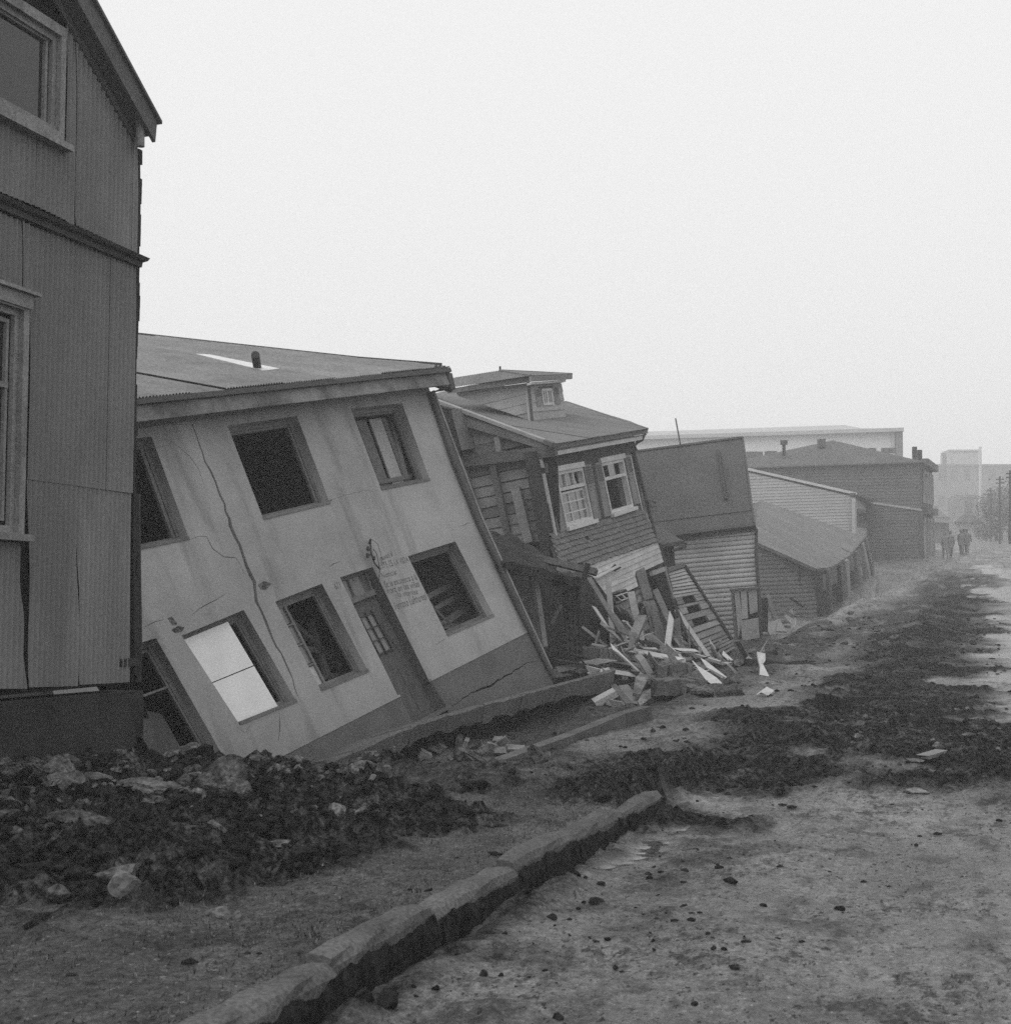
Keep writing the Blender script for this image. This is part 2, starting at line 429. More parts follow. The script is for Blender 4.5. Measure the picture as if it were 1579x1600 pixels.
def poly_mask(X, Y, pts, soft, seed, nscale=.9, namp=.8):
    """1 inside a ground polygon with a ragged edge, 0 outside."""
    P = np.array([(p.x, p.y) for p in pts]); n = len(P); ins = np.zeros(X.shape, bool); dist = np.full(X.shape, 1e9)
    for i in range(n):
        a, b = P[i], P[(i + 1) % n]
        c = ((a[1] > Y) != (b[1] > Y)) & (X < (b[0] - a[0]) * (Y - a[1]) / (b[1] - a[1] + 1e-12) + a[0]); ins ^= c
        L2 = ((b - a) ** 2).sum() + 1e-9; t = np.clip(((X - a[0]) * (b[0] - a[0]) + (Y - a[1]) * (b[1] - a[1])) / L2, 0, 1)
        dist = np.minimum(dist, np.hypot(X - a[0] - t * (b[0] - a[0]), Y - a[1] - t * (b[1] - a[1])))
    sd = np.where(ins, dist, -dist) + namp * fbm(X * nscale, Y * nscale, 4, seed)
    return sm(-soft, soft, sd)

def axis(fine, lo, hi, step, far0, far1, g):
    a = list(np.arange(lo, hi, step)); s = step; x = hi
    while x < far1: a.append(x); s *= g; x += s
    a.append(far1); s = step; x = lo - step; b = []
    while x > far0: b.append(x); s *= g; x -= s
    b.append(far0)
    return np.array(b[::-1] + a)
gxs = axis(0, -10.5, 5.5, .05, -700, 700, 1.09)
gys = axis(0, 3.4, 16, .05, -30, 900, 1.011)
GX, GY = np.meshgrid(gxs, gys)
FX, FY = GX.ravel(), GY.ravel()
mudA = [pg(*q) for q in [(-200, 1195), (0, 1192), (200, 1186), (420, 1190), (620, 1200), (830, 1228), (800, 1258), (640, 1300), (500, 1350), (400, 1395), (250, 1425), (100, 1450), (-200, 1480)]]
mudB = [pg(*q) for q in [(860, 1240), (1000, 1186), (1180, 1120), (1290, 1050), (1400, 985), (1470, 930), (1530, 925), (1545, 990), (1515, 1070), (1579, 1130), (1700, 1150), (1700, 1215), (1480, 1225), (1330, 1258), (1180, 1245), (1010, 1232)]]
slip = [pg(*q) for q in [(560, 1200), (760, 1110), (1000, 1040), (1180, 985), (1290, 972), (1350, 962), (1400, 975), (1290, 1040), (1150, 1110), (960, 1180), (830, 1215)]]
track1 = [pg(*q) for q in [(850, 1212), (960, 1150), (1120, 1092), (1280, 1035), (1330, 1040), (1150, 1110), (1010, 1168), (900, 1216)]]
pudA = [pg(*q) for q in [(925, 1362), (972, 1328), (1015, 1300), (1045, 1284), (1080, 1280), (1074, 1302), (1036, 1340), (970, 1364)]]
pudB = [pg(*q) for q in [(1535, 1120), (1550, 1010), (1535, 940), (1500, 893), (1579, 872), (1660, 900), (1680, 1125)]]
pudC = [pg(*q) for q in [(600, 1530), (690, 1500), (760, 1480), (720, 1515), (640, 1545)]]
near_k = np.exp(-np.clip(FY - 16, 0, 200) / 25)
m_a = poly_mask(FX, FY, mudA, .35, 21); m_b = poly_mask(FX, FY, mudB, .5, 31, .5, 1.3); m_s = poly_mask(FX, FY, slip, .8, 41, .5, 1.0)
m_t = poly_mask(FX, FY, track1, .6, 51, .4, .7)
V = FX - lane(FY)
verge = (1 - sm(-.2, -.08, FX - kerb_x(FY))) * (1 - sm(13, 16, FY))
far_mud = sm(24, 30, FY) * (1 - sm(62, 80, FY)) * np.exp(-(np.abs(V + 1.6 + .045 * (FY - 30)) / (2.0 + .7 * fbm(FX * .25, FY * .25, 3, 61))) ** 4)
spots = sm(.33, .62, fbm(FX * 1.7, FY * 1.1, 4, 71) + .35 * fbm(FX * .3, FY * .3, 2, 72))
gut = np.exp(-((V + 2.1) / .55) ** 2) * (1 - sm(13, 16, FY))
mud = np.clip(np.maximum.reduce([m_a, m_b * (1 - .75 * m_t), .75 * m_s * (1 - .7 * m_t), .85 * far_mud]) + .4 * spots * (1 - verge) * (1 - sm(10, 22, FY) * .5) + .35 * spots * verge + .6 * gut * np.clip(.4 + 1.2 * fbm(FX * 2.5, FY * 2, 4, 75), 0, 1), 0, 1)
wet = np.maximum.reduce([poly_mask(FX, FY, pudA, .12, 82, 3.0, .16), .75 * poly_mask(FX, FY, pudB, .6, 84, .5, 1.0) * (.35 + .65 * sm(-.25, .25, fbm(FX * .5, FY * .12, 3, 85))), .7 * poly_mask(FX, FY, pudC, .1, 86, 2.5, .3), .5 * sm(.25, .5, fbm(FX * 1.3, FY * .7, 4, 81)) * (1 - m_b)]) * (1 - verge)
mud = mud * (1 - .9 * np.where(wet > .55, wet, 0)) 
lip = np.exp(-((FX - kerb_x(FY) - .16) / .14) ** 2) * (1 - sm(9.5, 11.2, FY)) * (.8 + .4 * fbm(FX * 2, FY * 2, 3, 95)); lip = np.clip(lip, 0, 1)
mud = np.maximum(mud, lip)  # lip darkens the ground under the kerb: mud plus a painted shadow band
lf = np.maximum(.5, near_k)
z = base_z(FX, FY)
dry = 1 - .93 * wet
z = z + .16 * fbm(FX * .55, FY * .4, 4, 19, .6) * sm(20, 30, FY) * (1 - sm(75, 95, FY)) * (1 - sm(-2.0, 0, V)) * dry
z = z + .020 * fbm(FX * 1.3, FY * 1.3, 4, 1) * lf * dry - .012 * wet + .07 * lip
pmA = poly_mask(FX, FY, pudA, .12, 82, 3.0, .16)
z = z + mud * lf * (1 - pmA) * (.06 * fbm(FX * 2.2, FY * 1.5, 5, 2, .66) + m_a * .09 * fbm(FX * 2.6, FY * 2.6, 4, 6, .7) + .07 * np.abs(fbm(FX * 4.2, FY * 3.2, 4, 3, .65)) * (.3 + m_a + .8 * m_b))
z = z + (.010 + .016 * m_a) * fbm(FX * 8, FY * 8, 2, 4) * (FY < 20) * dry + .012 * fbm(FX * 3.1, FY * 1.2, 4, 17, .6) * (1 - verge) * dry * (FY < 30)
rut = np.sin((V - .35 * fbm(FX * .2, FY * .2, 2, 91)) * 4.1) * sm(-2.0, -1.2, V) * (1 - sm(6, 9, V))
z = z + .018 * rut * (1 - sm(25, 40, FY)) * dry
z = z * (1 - pmA) + pmA * (-.21 + .2 * sm(11, 17, FY))
ny, nx = GX.shape
ZG = z.reshape(ny, nx)
def gzd(x, y):
    i = min(max(int(np.searchsorted(gxs, x)) - 1, 0), nx - 2); j = min(max(int(np.searchsorted(gys, y)) - 1, 0), ny - 2)
    a, b = (x - gxs[i]) / (gxs[i + 1] - gxs[i]), (y - gys[j]) / (gys[j + 1] - gys[j])
    return float((ZG[j, i] * (1 - a) + ZG[j, i + 1] * a) * (1 - b) + (ZG[j + 1, i] * (1 - a) + ZG[j + 1, i + 1] * a) * b)
_pg0 = pg
def pg(x, y, dz=0):
    p = _pg0(x, y, dz); p.z = gzd(p.x, p.y); return p
gm = bpy.data.meshes.new('ground')
idx = np.arange(nx * ny).reshape(ny, nx)
quads = np.stack([idx[:-1, :-1], idx[:-1, 1:], idx[1:, 1:], idx[1:, :-1]], -1).reshape(-1, 4)
gm.vertices.add(nx * ny); gm.vertices.foreach_set('co', np.stack([FX, FY, z], -1).astype(np.float32).ravel())
gm.loops.add(quads.size); gm.loops.foreach_set('vertex_index', quads.astype(np.int32).ravel())
gm.polygons.add(len(quads)); gm.polygons.foreach_set('loop_start', np.arange(0, quads.size, 4, dtype=np.int32)); gm.polygons.foreach_set('loop_total', np.full(len(quads), 4, np.int32))
gm.polygons.foreach_set('use_smooth', np.ones(len(quads), bool))
gm.update(calc_edges=True); gm.validate()
for nm, arr in (('mud', mud), ('wet', wet), ('verge', verge)):
    at_ = gm.attributes.new(nm, 'FLOAT', 'POINT'); at_.data.foreach_set('value', np.asarray(arr, np.float32))
def ground_material():
    m = bpy.data.materials.new('ground'); m.use_nodes = True; t = m.node_tree; N = t.nodes; L = t.links; p = N['Principled BSDF']
    def attr(n):
        a = N.new('ShaderNodeAttribute'); a.attribute_name = n; return a.outputs['Fac']
    geo = N.new('ShaderNodeNewGeometry')
    def noise(s, d=6, sc=None, r=.6):
        q = N.new('ShaderNodeTexNoise'); q.inputs['Scale'].default_value = s; q.inputs['Detail'].default_value = d; q.inputs['Roughness'].default_value = r
        mp = N.new('ShaderNodeMapping'); L.new(geo.outputs['Position'], mp.inputs[0]); L.new(mp.outputs[0], q.inputs['Vector'])
        if sc: mp.inputs['Scale'].default_value = sc
        return q.outputs[0]
    def rng(x, a, b, c, d):
        q = N.new('ShaderNodeMapRange'); L.new(x, q.inputs[0])
        for i, vv in enumerate((a, b, c, d)): q.inputs[i + 1].default_value = vv
        return q.outputs[0]
    def mixf(f, a, b):
        q = N.new('ShaderNodeMix'); q.data_type = 'FLOAT'; L.new(f, q.inputs[0])
        for i, x in ((2, a), (3, b)):
            if isinstance(x, (int, float)): q.inputs[i].default_value = x
            else: L.new(x, q.inputs[i])
        return q.outputs[0]
    def mul(a, b):
        q = N.new('ShaderNodeMath'); q.operation = 'MULTIPLY'; L.new(a, q.inputs[0])
        if isinstance(b, (int, float)): q.inputs[1].default_value = b
        else: L.new(b, q.inputs[1])
        return q.outputs[0]
    big = noise(.9, 6, (1, .6, 1)); fine = noise(15, 9, None, .72); grit = noise(55, 3)
    road = rng(big, .38, .62, .075, .15); vg = rng(big, .38, .62, .035, .10); md = mixf(rng(noise(1.3, 5), .5, .62, 0, .75), rng(fine, .42, .6, .003, .03), rng(fine, .42, .6, .015, .085))
    soil = mixf(attr('verge'), road, vg)
    sp1 = noise(8, 12, (1, .45, 1), .8); sp2 = noise(30, 6, (1, .5, 1), .7)
    s1 = mul(rng(sp1, .515, .555, 0, .85), rng(noise(.55, 3), .4, .62, .25, 1)); s2 = rng(sp2, .575, .605, 0, 1)
    mx = N.new('ShaderNodeMath'); mx.operation = 'MAXIMUM'; L.new(s1, mx.inputs[0]); L.new(s2, mx.inputs[1])
    mm = N.new('ShaderNodeMath'); mm.operation = 'MAXIMUM'; L.new(mul(mx.outputs[0], .85), mm.inputs[0]); L.new(attr('mud'), mm.inputs[1]); matte = mm.outputs[0]
    soil = mixf(mul(s1, .85), soil, .022)          # splashes of darker mud, crumbs and grit
    soil = mixf(mul(s2, .8), soil, .025)
    soil = mixf(rng(noise(30, 4), .64, .69, 0, .5), soil, .26)
    c = mixf(attr('mud'), soil, md)
    c = mixf(rng(noise(16, 5), .64, .69, 0, .2), c, .1)
    c = mixf(attr('wet'), c, mul(c, .8))
    c = mul(c, rng(fine, .4, .6, .6, 1.4)); c = mul(c, rng(grit, .4, .6, .72, 1.28))
    L.new(c, p.inputs['Base Color'])
    rr = mixf(attr('wet'), mixf(matte, mixf(attr('verge'), rng(big, .4, .6, .3, .5), .62), .85), .05)
    L.new(rr, p.inputs['Roughness']); L.new(mixf(matte, mixf(attr('verge'), .5, .3), .05), p.inputs['Specular IOR Level'])
    b1 = N.new('ShaderNodeBump'); b1.inputs['Strength'].default_value = .8; b1.inputs['Distance'].default_value = .04; L.new(fine, b1.inputs['Height'])
    b2 = N.new('ShaderNodeBump'); b2.inputs['Strength'].default_value = .6; b2.inputs['Distance'].default_value = .008; L.new(grit, b2.inputs['Height']); L.new(b1.outputs[0], b2.inputs['Normal'])
    fl = N.new('ShaderNodeMix'); fl.data_type = 'VECTOR'; L.new(attr('wet'), fl.inputs[0]); L.new(b2.outputs[0], fl.inputs[4]); L.new(geo.outputs['Normal'], fl.inputs[5])
    L.new(fl.outputs[1], p.inputs['Normal'])
    return m
gm.materials.append(ground_material())
ground = bpy.data.objects.new('ground', gm); col.objects.link(ground); ground['kind'] = 'structure'

# kerb stones along the verge
kerb = thing('kerb', 'weathered concrete kerb running from the foreground along the muddy verge', 'kerb', (-2.7, 8, 0))
ky = 3.3
rk = random.Random(4)
for L_ in (1.15, 1.2, 1.15, 1.3, 1.2, 1.25, 1.2, 1.1):
    y0, y1 = ky + .01, ky + L_ - .01; ky += L_
    if y0 > 10.7: continue
    dx, dz = rk.uniform(-.025, .025), rk.uniform(-.02, .02); tw = rk.uniform(-.02, .02)
    mb = MB(); prof = [(-.13, -.35), (.03, -.35), (.025, -.015), (.005, .025), (-.03, .042), (-.13, .038)]
    k = 7; vs = []
    for i in range(k):
        yy = y0 + (y1 - y0) * i / (k - 1); end = .02 if i in (0, k - 1) else 0
        for (a, b) in prof:
            r_ = rk.uniform(-.009, .009)
            vs.append((kerb_x(yy) + a + dx + tw * (i / k - .5) + r_ - (end if a > -.1 else 0), yy, street_z(yy) + b + dz + rk.uniform(-.006, .006) - end * (b > -.1)))
    n = len(prof)
    mb.add(vs, [(i * n + j, i * n + (j + 1) % n, (i + 1) * n + (j + 1) % n, (i + 1) * n + j) for i in range(k - 1) for j in range(n)] + [tuple(range(n - 1, -1, -1)), tuple((k - 1) * n + j for j in range(n))])
    ks = mb.build('kerb_stone', 'kerb', kerb)
    rag = np.convolve(np.array([rk.uniform(-.07, .02) for _ in range(60)]), np.ones(4) / 4, 'same')
    mc = MB(); q = 40; vs = []                      # dark strip: mud and painted-in shade on the street face of the stone
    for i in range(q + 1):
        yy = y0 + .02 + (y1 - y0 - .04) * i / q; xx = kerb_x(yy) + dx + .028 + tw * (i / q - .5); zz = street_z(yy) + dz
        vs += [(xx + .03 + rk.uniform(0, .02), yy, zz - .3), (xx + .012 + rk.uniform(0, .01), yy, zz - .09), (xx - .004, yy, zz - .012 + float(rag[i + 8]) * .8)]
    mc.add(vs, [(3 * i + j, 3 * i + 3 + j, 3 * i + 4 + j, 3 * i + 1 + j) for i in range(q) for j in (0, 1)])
    mc.build('mud_shade_strip', 'mud_clod', ks)

# ------------------------------------------------------------------ corrugated-iron house on the left
FL = Fr(atz(208, 1193, 0), math.degrees(YAW))
lh = thing('corrugated_house', 'tall dark corrugated iron gabled house standing upright with concrete footing', 'house', FL.P)
r0, r1 = FL.st(92, 0), FL.st(208, 206)
rs = (r1[1] - r0[1]) / (r1[0] - r0[0])
SW = -8.2; AP = SW / 2; APT = r1[1] + rs * (AP - r1[0])
cs = FL.st(209, 600)[0]
upq = FL.sts([(-22, -32), (86, 55), (86, 212), (-22, 152)])
loq = FL.sts([(-52, 460), (30, 487), (28, 836), (-52, 830)])
upo = FL.sts([(-42, -62), (105, 45), (105, 232), (-42, 147)])
loo = FL.sts([(-75, 447), (46, 484), (43, 838), (-75, 828)])
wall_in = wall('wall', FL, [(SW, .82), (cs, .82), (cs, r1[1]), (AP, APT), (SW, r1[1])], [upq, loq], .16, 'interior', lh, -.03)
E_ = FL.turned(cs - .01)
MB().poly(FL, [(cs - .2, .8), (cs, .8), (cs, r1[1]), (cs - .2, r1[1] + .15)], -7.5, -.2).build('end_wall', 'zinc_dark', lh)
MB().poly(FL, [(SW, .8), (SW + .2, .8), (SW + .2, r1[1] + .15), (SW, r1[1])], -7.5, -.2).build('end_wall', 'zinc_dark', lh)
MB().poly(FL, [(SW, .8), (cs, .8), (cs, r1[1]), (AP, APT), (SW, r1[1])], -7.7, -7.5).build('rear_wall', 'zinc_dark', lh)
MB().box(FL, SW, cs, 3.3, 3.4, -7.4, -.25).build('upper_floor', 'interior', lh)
def lsheet(px, seed, sheet=.86, edge=.0, z=0.0):
    return corr(lh, FL, FL.sts(px), 'zinc_dark', 'wall_sheet', amp=.013, steps=8, sheet=sheet, seed=seed, jog=.010, edge=edge, z=z)
lsheet([(47, 352), (211, 411), (208, 771), (45, 749)], 1, 1.25)
lsheet([(45, 744), (121, 754), (124, 1072), (47, 1074)], 2, 9, z=-.016)
lsheet([(121, 754), (208, 767), (204, 1066), (126, 1070)], 3, 9, z=-.012)
lsheet([(-75, 838), (30, 848), (41, 1076), (-75, 1077)], 4, 1.5)
lsheet([(-75, 302), (33, 345), (33, 450), (-75, 420)], 5, 2)
lsheet([(33, 345), (48, 352), (48, 455), (33, 450)], 6, 2, z=.008)
lsheet([(119, 352), (214, 396), (214, 214), (119, 48)], 7, 1.0)
lsheet([(105, 347), (119, 353), (119, 48), (105, 22)], 8, 2, z=-.008)
lsheet([(55, 322), (105, 346), (105, 238), (55, 205)], 9, 2, z=.006)
lsheet([(-75, 270), (55, 322), (55, 205), (-75, 120)], 10, 2)
s_l = FL.st(-75, 600)[0]
corr(lh, FL, [(SW, .8), (s_l, .8), (s_l, APT - .4), (AP - .6, APT - .6), (SW, r1[1])], 'zinc_dark', 'wall_sheet', sheet=1.2, seed=11)
tq = FL.st(105, 22)
corr(lh, FL, [(FL.st(-42, 0)[0], FL.st(-42, -62)[1]), (tq[0], tq[1] + .2), (AP, APT - .1), (s_l, APT - .5)], 'zinc_dark', 'wall_sheet', sheet=1.2, seed=12)
# string course between the storeys
bt, bb = FL.st(214, 398), FL.st(212, 412)
b0, b1 = FL.st(0, 306)[1], FL.st(0, 336)[1]
tb = (bt[1] + b0) / 2; tbb = (bb[1] + b1) / 2
mb = MB(); mb.prism([FL.pt(SW, tbb, 0), FL.pt(SW, tbb, .06), FL.pt(SW, tbb + .05, .07), FL.pt(SW, tbb + .06, .13), FL.pt(SW, tb - .05, .16), FL.pt(SW, tb, .0)], FL.u * (cs + .02 - SW))
mb.build('string_course', 'trim_dark', lh)
# windows
def lwin(outer, inner, cap, lowbars, glass):
    f = MB(); W_ = outer
    f.poly(FL, [W_[0], W_[1], inner[1], inner[0]], .0, .055); f.poly(FL, [W_[1], W_[2], inner[2], inner[1]], .0, .052)
    f.poly(FL, [W_[2], W_[3], inner[3], inner[2]], .0, .055); f.poly(FL, [W_[3], W_[0], inner[0], inner[3]], .0, .052)
    w = f.build('window', 'trim_grey', lh)
    s_ = MB(); frame_of(s_, FL, inner, .06, -.05, .0); s_.build('sash', 'trim_grey', w)
    i2 = subq(inner, .07, .93, .05, .95); s2 = MB(); frame_of(s2, FL, i2, .035, -.08, -.03)
    for b in lowbars: s2.bar(FL, bil(i2, 0, b), bil(i2, 1, b), .05, -.065, -.025)
    if lowbars:
        for a in (.33, .66): s2.bar(FL, bil(i2, a, 0), bil(i2, a, lowbars[-1]), .03, -.066, -.03)
    s2.build('glazing_bar', 'trim_grey', w)
    MB().poly(FL, inner, -.075, -.068).build('pane', glass, w)
    c = MB(); lo_ = outer[3][1]; c.box(FL, outer[3][0] - .05, outer[2][0] + .06, outer[2][1] - .05, outer[2][1] + .012, .0, .12); c.build('sill', 'trim_grey', w)
    if cap:
        c = MB(); c.box(FL, outer[0][0] - .03, outer[1][0] + .02, outer[1][1] - .0, outer[1][1] + .13, .0, .075); c.box(FL, outer[0][0] - .08, outer[1][0] + .08, outer[1][1] + .13, outer[1][1] + .165, .0, .12); c.build('head_cap', 'trim_grey', w)
def rect(q):
    s0 = (q[0][0] + q[3][0]) / 2; s1 = (q[1][0] + q[2][0]) / 2; t1 = (q[0][1] + q[1][1]) / 2; t0 = (q[2][1] + q[3][1]) / 2
    return [(s0, t1), (s1, t1), (s1, t0), (s0, t0)]
def wrect(ro, ri, s_left):                                  # upright rectangles from the visible right-hand corners
    return [(s_left, ro[1]), (ro[0], ro[1]), (ri[0], ri[1]), (s_left, ri[1])]
uo_tr, uo_br, ui_tr, ui_br = FL.st(105, 46, .05), FL.st(105, 230, .05), FL.st(90, 58, .0), FL.st(90, 213, .0)
ur = [(uo_tr[0] - 1.75, uo_tr[1]), (uo_tr[0], uo_tr[1]), (uo_tr[0], uo_br[1]), (uo_tr[0] - 1.75, uo_br[1])]
ui = [(ui_tr[0] - 1.33, ui_tr[1]), (ui_tr[0], ui_tr[1]), (ui_tr[0], ui_br[1] + .02), (ui_tr[0] - 1.33, ui_br[1] + .02)]
lwin(ur, ui, False, [], 'glass_dark')
lo_tr, lo_br, li_tr, li_br = FL.st(47, 484, .05), FL.st(45, 838, .05), FL.st(31, 486), FL.st(30, 833)
lr_ = [(lo_tr[0] - 1.75, lo_tr[1]), (lo_tr[0], lo_tr[1]), (lo_tr[0], lo_br[1]), (lo_tr[0] - 1.75, lo_br[1])]
li_ = [(li_tr[0] - 1.4, lo_tr[1] - .02), (li_tr[0], lo_tr[1] - .02), (li_tr[0], li_br[1]), (li_tr[0] - 1.4, li_br[1])]
lwin(lr_, li_, True, [.33], 'glass_dark')
# roof with overhang, soffit and bargeboard
OV = .21
bs = FL.st(242, 212, OV); bt_ = FL.st(251, 184, OV)
def rake(ds, dt): return [(AP, APT + dt), (r1[0] + ds, r1[1] + dt - rs * 0 + rs * ds)]
e_s = bs[0]
def rt(s_): return r1[1] + rs * (s_ - r1[0])
for sgn in (1, -1):
    mir = (lambda s_: s_) if sgn == 1 else (lambda s_: 2 * AP - s_)
    MB().poly(FL, [(mir(AP), APT + .02), (mir(e_s), rt(e_s) + .02), (mir(e_s), rt(e_s) + .1), (mir(AP), APT + .1)], -7.6, OV - .03).build('soffit', 'soffit', lh)
    MB().poly(FL, [(mir(AP), APT - .03), (mir(e_s), rt(e_s) - .05), (mir(e_s) + .03 * sgn, rt(e_s) + .21), (mir(AP), APT + .25)], OV - .03, OV + .01).build('bargeboard', 'bargeboard', lh)
    MB().poly(FL, [(mir(AP), APT + .23), (mir(e_s + .06), rt(e_s + .06) + .2), (mir(e_s + .06), rt(e_s + .06) + .235), (mir(AP), APT + .27)], -7.7, OV + .05).build('roof', 'roof_dark', lh)
    MB().poly(FL, [(mir(AP), APT - .1), (mir(r1[0] - .02), r1[1] - .1), (mir(r1[0] - .02), r1[1] + .0), (mir(AP), APT + .0)], .0, .03).build('rake_moulding', 'bargeboard', lh)
p0 = FL.hit(219, 212, .12); p1 = FL.hit(219.5, 229, .12)
MB().tube([p0 + ZZ * .2, p1], .045, 10).build('gutter_outlet', 'trim_grey', lh)
# corner board, torn down-pipe and footing
cz = MB(); pts = [(216, 232), (216, 300), (214, 400), (211, 520), (209, 640), (208, 760), (208, 900), (210, 1055)]
cst = FL.sts(pts, -.02); rk = random.Random(2)
mb = MB()
for a, b in zip(cst, cst[1:]):
    k = 6
    for i in range(k):
        t0_, t1_ = i / k, (i + 1) / k; w_ = .05 + rk.uniform(-.022, .022)
        A = (a[0] + (b[0] - a[0]) * t0_, a[1] + (b[1] - a[1]) * t0_); B = (a[0] + (b[0] - a[0]) * t1_, a[1] + (b[1] - a[1]) * t1_)
        mb.poly(FL, [A, (A[0] + w_, A[1]), (B[0] + w_, B[1]), B], -.16, -.012)
mb.build('corner_board', 'board_dark', lh)
dp = [FL.hit(x, y, -.1) for x, y in ((212, 772), (213, 880), (215, 1000), (214, 1066))]
MB().tube(dp, .05, 8).build('downpipe', 'iron', lh)
MB().box(FL, cs - .12, cs + .2, FL.st(208, 1036)[1] - .03, FL.st(208, 1036)[1] + .05, -.16, -.0).build('pipe_clamp', 'iron', lh)
ft = FL.st(100, 1076)[1]
fe = [FL.st(x, y, .04) for x, y in [(224, 1079), (225, 1100), (224, 1150), (213, 1152), (214, 1163), (207, 1170), (211, 1180), (208, 1196)]]
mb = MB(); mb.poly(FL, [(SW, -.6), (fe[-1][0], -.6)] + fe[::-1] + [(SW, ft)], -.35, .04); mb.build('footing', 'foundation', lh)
MB().box(FL, SW, fe[0][0] - .35, -.05, -.005, .045, .1).build('ground_plank', 'timber', lh)

# ------------------------------------------------------------------ leaning cement house
FC = Fr(at(640, 1125, 22), 36, 11, 20)
mat('cement', .225, .33, basis=(FC.u, FC.w, FC.n), scale=.7, lo=.3, hi=.7, rough=.95, fine=.12, fscale=60, bump=.3, bdist=.006, streak=(.66, (3.2, .45, 1)))
ch = thing('cement_house', 'cracked cement two-storey house leaning left and sunk at its near end', 'house', FC.hit(640, 1140))
S = FC.sts
def q4(*p): return FC.sts(p)
LE = -6.3
holes = dict(
    UM=q4((355.5, 665), (464, 650), (516, 787), (412, 812)), UR=q4((548, 638), (628, 630), (672, 751), (596, 766)),
    LL=q4((284, 993), (381, 953), (464, 1097), (375, 1133)), LM=q4((430, 940), (503, 912), (576, 1050), (502, 1080)),
    LR=q4((637, 869), (711, 846), (772, 963), (699, 994)))
ulr = FC.sts([(237, 682), (296, 843)]); holes['UL'] = [(ulr[0][0] - 1.6, ulr[0][1] - .02), ulr[0], ulr[1], (ulr[1][0] - 1.6, ulr[1][1] - .02)]
blr = FC.sts([(244, 997), (352, 1187)]); holes['BL'] = [(blr[0][0] - 1.3, blr[0][1] - .04), blr[0], blr[1], (blr[1][0] - 1.3, blr[1][1] - .04)]
ptop = S([(825, 988), (673, 1064)]); ptl = S([(624, 1089), (451, 1177)])
tl = S([(205, 640), (667, 598)])
slope = (tl[1][1] - tl[0][1]) / (tl[1][0] - tl[0][0])
bsl = (ptl[1][1] - ptl[0][1]) / (ptl[1][0] - ptl[0][0])
door = S([(531, 902), (582, 886), (698.5, 1107), (646, 1135)])
base_far = S([(857, 1052)])[0]
# the door cuts through the foot of the wall, so the outline runs round it
outer = [(LE, tl[0][1] + slope * (LE - tl[0][0])), tl[1], S([(745, 815)])[0], ptop[0], S([(671, 1065)])[0], door[1], door[0], S([(623, 1090)])[0], ptl[1], (LE, ptl[1][1] + bsl * (LE - ptl[1][0]))]
main_c = [(302, 664), (307, 682), (321, 720), (336, 752), (350, 787), (361, 822), (375, 852), (386, 884), (397, 910), (400, 941), (407, 950), (415.5, 974), (424.6, 997), (439, 1022), (452, 1046), (461, 1074), (465, 1088)]
cracks = [crack(FC, main_c, .075, 1), crack(FC, [(436, 1116), (438, 1130), (435, 1158)], .03, 2),
          crack(FC, [(300, 842), (312, 838), (322, 837), (334, 858), (350, 869), (368, 872), (378, 888), (383, 908)], .018, 3),
          crack(FC, [(243, 683), (262, 686), (280, 697), (296, 714), (310, 733), (318, 755), (326, 772)], .012, 4),
          crack(FC, [(225, 981), (243, 973), (258, 968)], .012, 5), crack(FC, [(300, 962), (312, 950), (326, 944), (340, 937), (352, 928)], .014, 6),
          crack(FC, [(677, 1020), (681, 1006), (690, 1001), (697, 997)], .010, 7), crack(FC, [(370, 1136), (385, 1146), (388, 1138), (395, 1128)], .010, 8),
          crack(FC, [(514, 886), (522, 882), (532, 877)], .016, 9), crack(FC, [(716, 823), (724, 820), (735, 817)], .016, 10),
          crack(FC, [(512, 782), (540, 774), (560, 768), (588, 766)], .006, 11), crack(FC, [(232, 1010), (246, 1003)], .01, 12), crack(FC, [(716, 1118), (717, 1119)], .01, 12)][:12]
chips = [[(262, 966), (268, 963), (277, 975), (270, 977)], [(268, 984), (278, 978), (288, 980), (284, 987), (274, 989)],
         [(403, 914), (412, 908), (424, 912), (416, 921), (408, 921)]]
body = wall('wall', FC, outer, [q for q in holes.values()] + cracks, .24, 'cement', ch)
for c in chips:
    MB().poly(FC, FC.sts(c), -.02, .006).build('broken_plaster', 'rubble', ch)
# plinth on both sides of the door
pf = [S([(825, 988), (858, 1054), (700, 1112), (671, 1065)])][0]
pc = crack(FC, [(704, 1105), (712, 1101), (729, 1087), (753, 1075), (767, 1072), (777, 1063), (798, 1052), (820, 1036), (836, 1034)], .04, 20)
lowr = S([(866, 1075), (700, 1140)])
wall('plinth', FC, [S([(823, 989)])[0], S([(853, 1047)])[0], lowr[0], lowr[1], S([(698.5, 1107)])[0], S([(672, 1065)])[0]], [pc], .26, 'plinth', ch, .012)
pl0 = S([(624, 1089)])[0]; pl1 = ptl[1]
wall('plinth', FC, [pl0, S([(646, 1135)])[0], S([(655, 1165)])[0], (LE, -2.2), (LE, pl1[1] + bsl * (LE - pl1[0])), pl1], [], .26, 'plinth', ch, .012)
# joint between plinth and wall: a low moulding
for a, b in ((S([(825, 986)])[0], S([(672, 1063)])[0]), (S([(624, 1087)])[0], (LE, pl1[1] + .02 + bsl * (LE - pl1[0])))):
    MB().bar(FC, a, b, .035, .0, .022).build('plinth_moulding', 'cement', ch)
